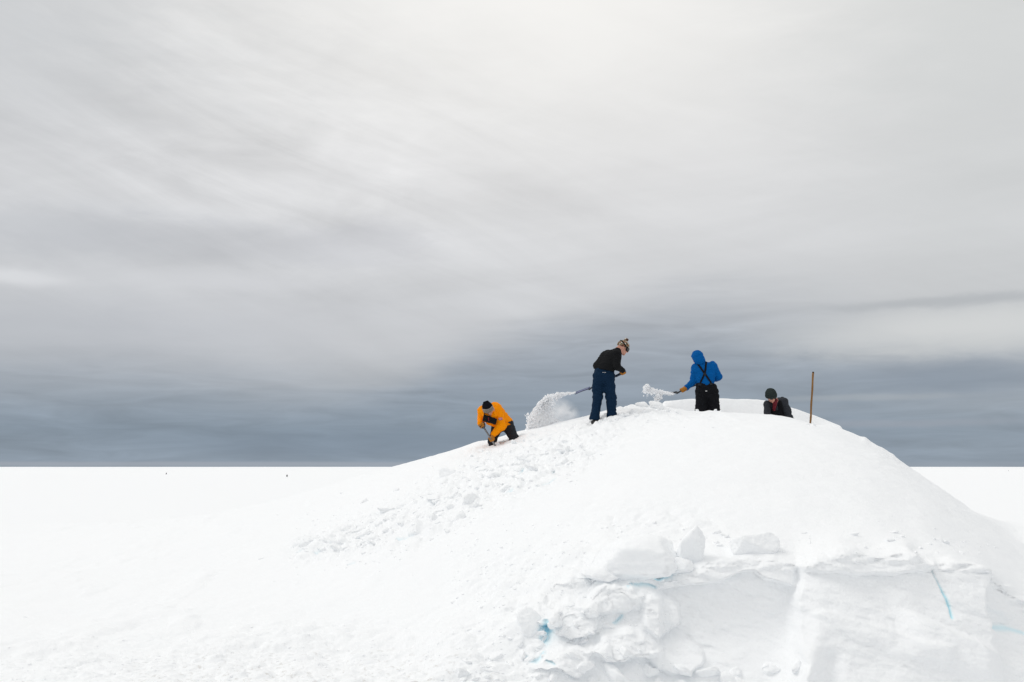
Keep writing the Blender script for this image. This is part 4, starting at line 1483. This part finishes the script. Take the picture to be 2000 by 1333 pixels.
# ------------------------------------------------------------------ digger in blue anorak
def blue_person():
    p = Person(1240, 670, 8.885, 1381, 803, 19.45, "person in blue hooded jacket with black crossed braces, seen from behind in the trench", None)
    J = p.J
    headc = J(1085, 262, .02)
    R = frame((-.62, .74, -.26), (-.18, .10, .97))
    hp, L = head_prims(headc, R)
    pel, ch, nk = J(1235, 830, .05), J(1215, 500, .03), J(1150, 375, .04)
    sl, sr = J(1050, 430, .06), J(1355, 405, .03)
    el, wl, hl = J(1022, 660, .12), J(905, 775, .20), J(840, 812, .21)
    er, wr, hr = J(1450, 588, .06), J(1350, 640, .26), J(1290, 650, .32)
    hipl, hipr = J(1160, 850, .06), J(1335, 850, .04)
    knl, knr = J(1150, 1200, .0), J(1375, 1200, .0)
    ftl, ftr = J(1150, 1520, .08), J(1390, 1520, .06)
    sockp = J(722, 880, .18)
    axis = unit(hl - sockp)
    body = hp + [("c", L(0, -.01, -.07), nk, .056, .062, .03), ("c", nk, ch, .06, .085, .05), ("c", ch, pel, .085, .09, .05), ("c", sl, sr, .06, .06, .04),
                 *limb(sl, el, wl, (.048, .04, .03)), *limb(sr, er, wr, (.048, .04, .03)), *limb(hipl, knl, ftl, (.08, .055, .042)), *limb(hipr, knr, ftr, (.08, .055, .042)),
                 *hand_prims(hl, axis, wl, .018, -.002), *hand_prims(hr, axis, wr, .018, -.002)]
    p.part("body", sdf_mesh("body", body, M["skin"], .008))
    jk = [("c", sl, sr, .082, .085, .06), ("c", J(1110, 460, .04), J(1160, 690, .05), .115, .10, .06), ("c", J(1310, 450, .02), J(1290, 690, .05), .12, .105, .06),
          ("c", ch, J(1225, 760, .05), .14, .112, .06), ("c", nk, J(1200, 420, .0), .09, .10, .05),
          *limb(sl, el, wl, (.085, .075, .058), .03), *limb(sr, er, wr, (.088, .078, .058), .03)]
    jme = sdf_mesh("jacket", jk, M["blue"], .008, wr=(.015, (8, 8, 10)))
    jo = p.part("jacket", jme)
    hood = [("e", L(0, -.012, .030), R, (.112, .122, .128), .03), ("e", L(0, -.02, -.045), R, (.100, .108, .10), .03),
            ("c", L(0, -.06, -.07), nk + [.02, .03, 0], .09, .085, .04), ("c", L(-.05, .085, .06), L(.05, .085, .06), .016, .016, .03),
            ("-e", L(0, .13, -.01), R, (.075, .075, .10), .02)]
    p.part("hood", sdf_mesh("hood", hood, M["blue"], .008, wr=(.008, (9, 9, 12))), jo)
    tr = [("c", J(1165, 740, .05), J(1295, 740, .05), .120, .120, .05), ("c", J(1160, 850, .05), J(1325, 850, .04), .125, .125, .06),
          ("c", hipl, knl, .125, .115, .04), ("c", hipr, knr, .13, .12, .04), ("c", knl, ftl, .115, .11, .04), ("c", knr, ftr, .12, .11, .04)]
    tme = sdf_mesh("bib_trousers", tr, M["black"], .009, wr=(.013, (6, 6, 10)), cuts=[(J(1225, 700, 0), (.05, 0, 1))])
    to = p.part("bib_trousers", tme)
    for ft in (ftl, ftr):
        p.part("boot", sdf_mesh("boot", [("c", ft + [0, 0, .02], ft + [0, 0, -.09], .075, .07, .02), ("c", ft + [0, -.04, -.10], ft + [-.02, .16, -.10], .055, .05, .02)], M["boot"], .01))
    # crossed braces laid over the back
    def strap(a, b, n=12, w=.036):
        pts, nn = [], []
        for i in range(n):
            t = i / (n - 1)
            l, no = p.cast(jme, a[0] + (b[0] - a[0]) * t, a[1] + (b[1] - a[1]) * t)
            if l is not None:
                pts.append(l + no * .003); nn.append(no)
        if len(pts) > 2:
            ps = np.array(pts)
            ps[1:-1] = (ps[:-2] + ps[1:-1] + ps[2:]) / 3
            p.part("brace", ribbon("brace", list(ps), nn, w, M["black"], .006), to)
    strap((1085, 360), (1215, 535)); strap((1238, 335), (1215, 535)); strap((1212, 530), (1135, 705)); strap((1212, 530), (1325, 700))
    l, no = p.cast(jme, 1214, 545)
    p.part("brace_junction", sdf_mesh("brace_junction", [("e", l + no * .008, np.eye(3), (.028, .012, .034), .01)], M["charcoal"], .005, pad=.02), to)
    for zx, zy in ((1130, 715), (1322, 705)):
        l, no = p.cast(tme, zx, zy + 12)
        if l is not None:
            p.part("buckle", sdf_mesh("buckle", [("b", l + no * .004, np.eye(3), (.028, .014, .022), .005)], M["charcoal"], .005, pad=.02), to)
    l0, n0 = p.cast(tme, 1224, 838); l1, n1 = p.cast(tme, 1254, 838)
    if l0 is not None and l1 is not None:
        p.part("white_print", ribbon("white_print", [l0 + n0 * .004, l1 + n1 * .004], [n0, n1], .012, M["white"], .002), to)
    p.part("glove", sdf_mesh("glove", hand_prims(hl, axis, wl, .018, .011), M["glove"], .006, pad=.03))
    p.part("glove", sdf_mesh("glove", hand_prims(hr, axis, wr, .018, .009), M["glove"], .006, pad=.03))
    sh = empty("shovel", p.O)
    set_props(sh, "black snow-loaded shovel held out by the person in blue", "shovel")
    obj("shaft", tube("shaft", [hr, hl, sockp], [.017, .017, .017], M["blade_dark"]), sh)
    tip = J(552, 872, .24)
    obj("blade", blade_mesh("blade", sockp, tip, (.05, -.12, .98), .24, M["blade_dark"], depth=.035), sh)
    obj("grip", sdf_mesh("grip", [("c", hr, hr + axis * .10, .02, .02, .01), ("c", hr + axis * .10 + [0, -.05, 0], hr + axis * .10 + [0, .05, 0], .017, .017, .01)], M["blade_dark"], .006), sh)


blue_person()


# ------------------------------------------------------------------ crouching digger
def crouching_person():
    p = Person(1470, 710, 10.256, 1520, 815, 19.35, "crouching person in dark grey jacket and knitted hat, half hidden beside the pole", None)
    J = p.J
    headc = J(372, 655, -.28)
    R = frame((.16, -.80, -.50), (-.20, -.42, .88))
    hp, L = head_prims(headc, R)
    pel, ch, nk = J(650, 1180, .30), J(480, 900, -.05), J(440, 755, -.15)
    sl, sr = J(300, 830, -.15), J(615, 775, -.06)
    el, wl = J(285, 1060, -.26), J(300, 1350, -.28)
    er, wr = J(725, 1090, -.16), J(715, 1380, -.26)
    hipl, hipr = J(570, 1200, .30), J(740, 1190, .32)
    knl, knr = J(520, 1470, -.05), J(740, 1470, -.02)
    ftl, ftr = J(560, 1480, .40), J(760, 1480, .42)
    body = hp + [("c", L(0, -.01, -.07), nk, .056, .062, .03), ("c", nk, ch, .055, .07, .05), ("c", ch, pel, .085, .09, .05), ("c", sl, sr, .06, .06, .04),
                 *limb(sl, el, wl, (.048, .04, .03)), *limb(sr, er, wr, (.048, .04, .03)), *limb(hipl, knl, ftl, (.08, .055, .045)), *limb(hipr, knr, ftr, (.08, .055, .045))]
    bo = p.part("body", sdf_mesh("body", body, M["skin"], .008))
    eyes(p, L, R, bo)
    jk = [("c", sl, sr, .078, .085, .05), ("c", J(390, 860, -.12), J(520, 1090, .0), .09, .11, .06), ("c", J(570, 830, -.04), J(640, 1120, .20), .11, .13, .06), ("c", ch, pel, .12, .15, .06),
          ("c", J(520, 745, -.04), J(440, 800, -.18), .065, .055, .04),
          *limb(sl, el, wl, (.078, .066, .055), .025), *limb(sr, er, wr, (.095, .075, .058), .025)]
    jo = p.part("jacket", sdf_mesh("jacket", jk, M["grey_jacket"], .008, wr=(.015, (8, 8, 9))))
    p.part("vest", sdf_mesh("vest", [("c", J(520, 800, -.14), J(560, 1080, -.06), .07, .09, .05), ("c", J(400, 960, -.16), J(560, 1060, -.10), .055, .08, .05)], M["black"], .009, wr=(.006, (8, 8, 8))), jo)
    p.part("collar", sdf_mesh("collar", [("c", J(445, 800, -.285), J(430, 930, -.235), .042, .030, .02), ("c", J(480, 740, -.24), J(445, 800, -.285), .03, .035, .02)], M["maroon"], .007, wr=(.005, (14, 14, 14))), jo)
    tr = [("c", hipl, knl, .11, .09, .04), ("c", hipr, knr, .11, .09, .04), ("c", knl, ftl, .085, .07, .03), ("c", knr, ftr, .085, .07, .03), ("c", hipl, hipr, .12, .12, .05)]
    p.part("trousers", sdf_mesh("trousers", tr, M["black"], .011, wr=(.009, (6, 6, 10))))
    for ft in (ftl, ftr):
        p.part("boot", sdf_mesh("boot", [("c", ft, ft + [0, .10, -.02], .06, .055, .02), ("c", ft + [0, .10, -.02], ft + [0, .12, -.10], .05, .04, .02)], M["boot"], .01))
    for w, e in ((wl, el), (wr, er)):
        d = unit(w - e)
        g = w + d * .05 + np.array([0, -.03, 0])
        p.part("glove", sdf_mesh("glove", hand_prims(g + [0, -.03, -.02], (1, 0, 0), w, .012, .005, .55), M["black"], .007, pad=.03))
    hat = p.part("hat", cap_mesh("hat", L, R, .030, [(L(0, .0, -.012), -R[2] + .18 * R[1])], M["green_knit"], wr=(.004, (16, 16, 16))))
    p.part("hat_cuff", cap_mesh("hat_cuff", L, R, .037, [(L(0, 0, .035), R[2] - .18 * R[1]), (L(0, 0, -.014), -R[2] + .18 * R[1])], M["green_knit"], .007, wr=(.004, (16, 16, 16))), hat)
    g = p.part("sunglasses", cap_mesh("frame", L, R, .022, [(L(0, 0, .018), R[2]), (L(0, 0, .004), -R[2]), (L(0, .0, 0), -R[1])], M["black"], .005))
    for sx in (-1, 1):
        p.part("lens", sdf_mesh("lens", [("e", L(sx * .034, .106, .002), R, (.032, .010, .021), .004)], M["lens"], .005, pad=.02), g)


crouching_person()

# ------------------------------------------------------------------ wooden pole
def build_pole():
    a, b = P(1588.3, 726.5, 18.95), P(1582.4, 832, 18.95)
    d = unit(a - b)
    low = b - d * .45
    root = empty("wooden_pole", b)
    set_props(root, "upright brown wooden pole stuck in the snow beside the trench", "pole")
    n = 26
    pts = [low + (a - d * .02 - low) * i / n - b for i in range(n + 1)]
    pts = [q + np.array([.0025 * math.sin(i * .7), .002 * math.cos(i * .9), 0]) for i, q in enumerate(pts)]
    me = tube("shaft", pts, [.0185 + .0012 * math.sin(i * 1.3) for i in range(n + 1)], M["wood"], 14)
    obj("shaft", me, root)
    obj("end_cap", tube("end_cap", [a - d * .035 - b, a - d * .004 - b, a - b], [.0195, .0185, .010], M["black"], 14), root)
    obj("ferrule", tube("ferrule", [low - b + d * .42, low - b + d * .47], [.0205, .0205], M["black"], 14), root)


build_pole()

# ------------------------------------------------------------------ thrown snow
def grain_cloud(name, pts, r, label, core=None):
    """one mesh of small eight-sided grains and larger crumbs"""
    octV = np.array([(1, 0, 0), (-1, 0, 0), (0, 1, 0), (0, -1, 0), (0, 0, 1), (0, 0, -1)], float)
    octF = np.array([(0, 2, 4), (2, 1, 4), (1, 3, 4), (3, 0, 4), (2, 0, 5), (1, 2, 5), (3, 1, 5), (0, 3, 5)])
    big = r > .011
    Vs, Fs, base = [], [], 0
    for m, (v, f) in ((~big, (octV, octF)), (big, rock_shape(1, 501, planes=5, k=.15, rough=.12))):
        n = int(m.sum())
        if not n:
            continue
        q = rng.normal(size=(n, 4)); q /= np.linalg.norm(q, axis=1)[:, None]
        w, x, y, z = q.T
        Rm = np.stack([1 - 2 * (y * y + z * z), 2 * (x * y - z * w), 2 * (x * z + y * w), 2 * (x * y + z * w), 1 - 2 * (x * x + z * z), 2 * (y * z - x * w),
                       2 * (x * z - y * w), 2 * (y * z + x * w), 1 - 2 * (x * x + y * y)], 1).reshape(n, 3, 3)
        sc = r[m][:, None] * rng.uniform(.75, 1.3, (n, 3))
        V = np.einsum("nij,nkj->nki", Rm, v[None] * sc[:, None, :]) + pts[m][:, None, :]
        Vs.append(V.reshape(-1, 3))
        Fs.append((f[None] + (np.arange(n) * len(v))[:, None, None]).reshape(-1, 3) + base)
        base += n * len(v)
    if core is not None:
        cv = np.array([v.co[:] for v in core.vertices])
        core.calc_loop_triangles()
        cf = np.array([t.vertices[:] for t in core.loop_triangles])
        Vs.append(cv); Fs.append(cf + base)
    o = obj(name, np_mesh(name, np.concatenate(Vs), np.concatenate(Fs), M["snow_spray"], smooth=False))
    set_props(o, label, "snow spray", kind="stuff")


def PV(xx, yy, Y):
    dx, dz = (xx - 1000) / F_PX, -(yy - 666.5) / F_PX
    dy = CP - SP * dz
    t = Y / dy
    return np.stack([dx * t, Y, EYE + (SP + CP * dz) * t], 1)


def build_spray():
    Yb = 19.35
    arc = np.array([(1124, 767), (1108, 768), (1092, 769), (1078, 771), (1066, 777), (1056, 787), (1047, 799), (1039, 812), (1033, 825), (1031, 838)], float)
    seg = np.cumsum(np.r_[0, np.hypot(*np.diff(arc, axis=0).T)])
    crest_x = [1020, 1060, 1100, 1150]; crest_y = [843, 835, 824, 811]
    # dense core of the plume
    pr = []
    cpx = [(1090, 770.5, 1.2), (1076, 775, 3.6), (1068, 783, 6.5), (1062, 792, 9), (1057, 803, 12), (1053, 816, 15), (1051, 832, 17), (1070, 828, 13), (1075, 807, 7), (1090, 828, 8)]
    cq = [(P(a, b, Yb - .02), r_ * Yb / F_PX) for a, b, r_ in cpx]
    for (a, ra), (b, rb) in zip(cq[:6], cq[1:7]):
        pr.append(("c", a, b, ra, rb, .05))
    pr += [("c", cq[6][0], cq[7][0], cq[6][1], cq[7][1], .05), ("c", cq[5][0], cq[8][0], cq[5][1] * .7, cq[8][1], .05), ("c", cq[7][0], cq[9][0], cq[7][1], cq[9][1] * .6, .05)]
    core = sdf_mesh("plume", pr, M["snow_spray"], .011, mod=lambda q: .040 * fbm(q * 5.5, 2) + .035 * fbm(q * 17, 3) - .015)
    n = 30000
    u = rng.random(n) ** .75
    x, y = np.interp(u * seg[-1], seg, arc[:, 0]), np.interp(u * seg[-1], seg, arc[:, 1])
    wmax = np.interp(u, [0, .15, .3, .45, .7, 1], [.8, 2.5, 7, 17, 30, 40])
    w = rng.exponential(1, n) * wmax * .45
    nx = np.interp(u, [0, .3, .6, 1], [.1, .35, .75, .98]); ny = np.interp(u, [0, .3, .6, 1], [.99, .93, .66, .1])
    edge = fbm(np.stack([u * 26, u * 0, u * 0], 1), 3) * np.interp(u, [0, .2, .5, 1], [.3, 2, 4, 5])
    xx = x + nx * (w + edge) + rng.normal(0, .8, n); yy = y + ny * (w + edge) + rng.normal(0, .8, n)
    nz = fbm(np.stack([xx / 10, yy / 10, xx * 0 + 3], 1), 3)
    frac = np.clip(w / wmax, 0, 2)
    keep = (yy < np.interp(xx, crest_x, crest_y) + 9) & (frac < 1.9) & ((nz > -.28 + .30 * frac) | (rng.random(n) < .12))
    dep = rng.normal(0, 1, n) * (.03 + .07 * u) - .30 * (1 - u) + .06 * u
    r = np.exp(rng.normal(math.log(.0048), .38, n))
    bigm = (frac < .3) & (rng.random(n) < .03)
    r = np.where(bigm, rng.uniform(.012, .026, n), r) * np.where(u < .25, .75, 1)
    pt = PV(xx, yy, Yb + dep)[keep]
    r = r[keep]
    m = 40
    ex = PV(rng.normal(1032, 3.5, m), rng.uniform(808, 842, m), Yb + rng.normal(0, .1, m))
    grain_cloud("snow_spray", np.concatenate([pt, ex]), np.concatenate([r, rng.uniform(.009, .02, m)]),
                "curling plume of thrown snow left of the person in navy trousers", core)
    # veil of fine snow drifting down inside the curl: a small cloud of airborne powder
    vm = bpy.data.materials.new("powder_veil")
    vm.use_nodes = True
    t = vm.node_tree
    t.nodes.clear()
    tc = nd(t, "ShaderNodeTexCoord")
    ln = nd(t, "ShaderNodeVectorMath", operation="LENGTH")
    t.links.new(tc.outputs["Object"], ln.inputs[0])
    fall = mth(t, "SUBTRACT", 1.0, ln.outputs["Value"], clamp=True)
    nn = noise(t, tc.outputs["Object"], 2.6, 6, 0.62, 0.4)
    den = mth(t, "MULTIPLY", mth(t, "MULTIPLY_ADD", nn, 3.2, -1.15, clamp=True), mth(t, "MULTIPLY", fall, 9.0))
    pv = nd(t, "ShaderNodeVolumePrincipled")
    pv.inputs["Color"].default_value = (0.98, 0.98, 0.985, 1)
    pv.inputs["Anisotropy"].default_value = 0.2
    t.links.new(den, pv.inputs["Density"])
    ot = nd(t, "ShaderNodeOutputMaterial")
    t.links.new(pv.outputs[0], ot.inputs["Volume"])
    v, f = ICO[3]
    mo = obj("snow_mist", np_mesh("snow_mist", v, f, vm))
    mo.location = P(1090, 808, Yb + .1)
    mo.scale = (.46, .34, .34)
    mo.rotation_euler = (0, .25, 0)
    set_props(mo, "thin veil of drifting snow hanging below the thrown plume", "snow mist", kind="stuff")
    # snow leaving the second shovel
    Y2 = 19.6
    blobs = [(1263, 758, 6, 5, 700), (1271, 764, 9, 5.5, 900), (1283, 766, 9, 5, 900), (1295, 768.5, 8, 3, 900), (1287, 775, 6, 6, 600), (1284, 782, 5, 4, 500), (1261, 764, 5, 4, 500),
             (1309, 769, 8, 1.8, 900)]
    P_, R_ = [], []
    for cx, cy, rx, ry, k in blobs:
        a = rng.uniform(0, 6.283, k); q = rng.random(k) ** .55
        xx, yy = cx + np.cos(a) * q * rx + rng.normal(0, .5, k), cy + np.sin(a) * q * ry + rng.normal(0, .5, k)
        ok = fbm(np.stack([xx / 5, yy / 5, xx * 0], 1), 2) > -.32
        r = np.where(rng.random(k) < .05, rng.uniform(.012, .022, k), np.exp(rng.normal(math.log(.0065), .35, k)))
        P_.append(PV(xx, yy, Y2 + rng.normal(0, .06, k))[ok]); R_.append(r[ok])
    pr = [("e", P(cx, cy, Y2), np.eye(3), (rx * .85 * Y2 / F_PX, .06, ry * .8 * Y2 / F_PX), .03) for cx, cy, rx, ry, k in blobs[:6]]
    core = sdf_mesh("clump", pr, M["snow_spray"], .009, mod=lambda q: .04 * fbm(q * 9, 2) + .02 * fbm(q * 22, 2) - .012)
    k = 24
    P_.append(PV(rng.normal(1268, 8, k), rng.uniform(764, 778, k), Y2 + rng.normal(0, .1, k))); R_.append(rng.uniform(.006, .013, k))
    grain_cloud("snow_spray", np.concatenate(P_), np.concatenate(R_), "clump of thrown snow leaving the shovel of the person in blue", core)


build_spray()

# ------------------------------------------------------------------ far birds
def build_birds():
    X = np.eye(3)
    def bird_parts(tilt):
        c, s_ = math.cos(tilt), math.sin(tilt)
        T = lambda x, y, z: np.array([x * c - z * s_, y, x * s_ + z * c])
        RR = np.array([[c, 0, s_], [0, 1, 0], [-s_, 0, c]])
        body = sdf_mesh("bird_body", [("e", T(0, 0, .22), RR, (.085, .09, .17), .03), ("c", T(0, 0, .35), T(.0, -.01, .42), .055, .05, .03),
                                      ("c", T(0, -.04, .42), T(0, -.10, .41), .018, .006, .01), ("c", T(0, .04, .08), T(0, .09, .02), .03, .012, .02)], M["bird"], .012)
        belly = sdf_mesh("belly", [("e", T(0, -.025, .20), RR, (.065, .08, .13), .03)], M["bird_white"], .012)
        wing = [sdf_mesh("wing", [("c", T(sx * .085, 0, .31), T(sx * .115, .02, .13), .022, .012, .01)], M["bird"], .01) for sx in (-1, 1)]
        feet = [sdf_mesh("foot", [("c", T(sx * .04, .0, .06), T(sx * .045, -.05, .012), .018, .015, .01)], M["bird"], .01, pad=.03) for sx in (-1, 1)]
        return body, belly, wing, feet
    for px, py, rz, tl, sc, lab in [(324, 927, 2.6, .55, 1.0, "leaning dark bird on the far snowfield, leftmost of three distant specks"),
                                    (560.5, 932, 3.3, 0, .95, "upright dark bird on the far snowfield left of the mound"),
                                    (1969, 920, 1.6, 1.1, .9, "tiny dark bird on the far snowfield right of the mound")]:
        Y = EYE * F_PX / (py - 912)
        loc = P(px, py, Y)
        root = empty("bird", (loc[0], loc[1], 0.0))
        z = bpy.data.objects["snowfield"]
        root.rotation_euler = (0, 0, rz)
        root.scale = (sc, sc, sc)
        set_props(root, lab, "bird", "distant birds on the snowfield")
        b, bl, w, f = bird_parts(tl)
        obj("body", b, root); obj("belly", bl, root)
        for m in w: obj("wing", m, root)
        for m in f: obj("foot", m, root)


build_birds()
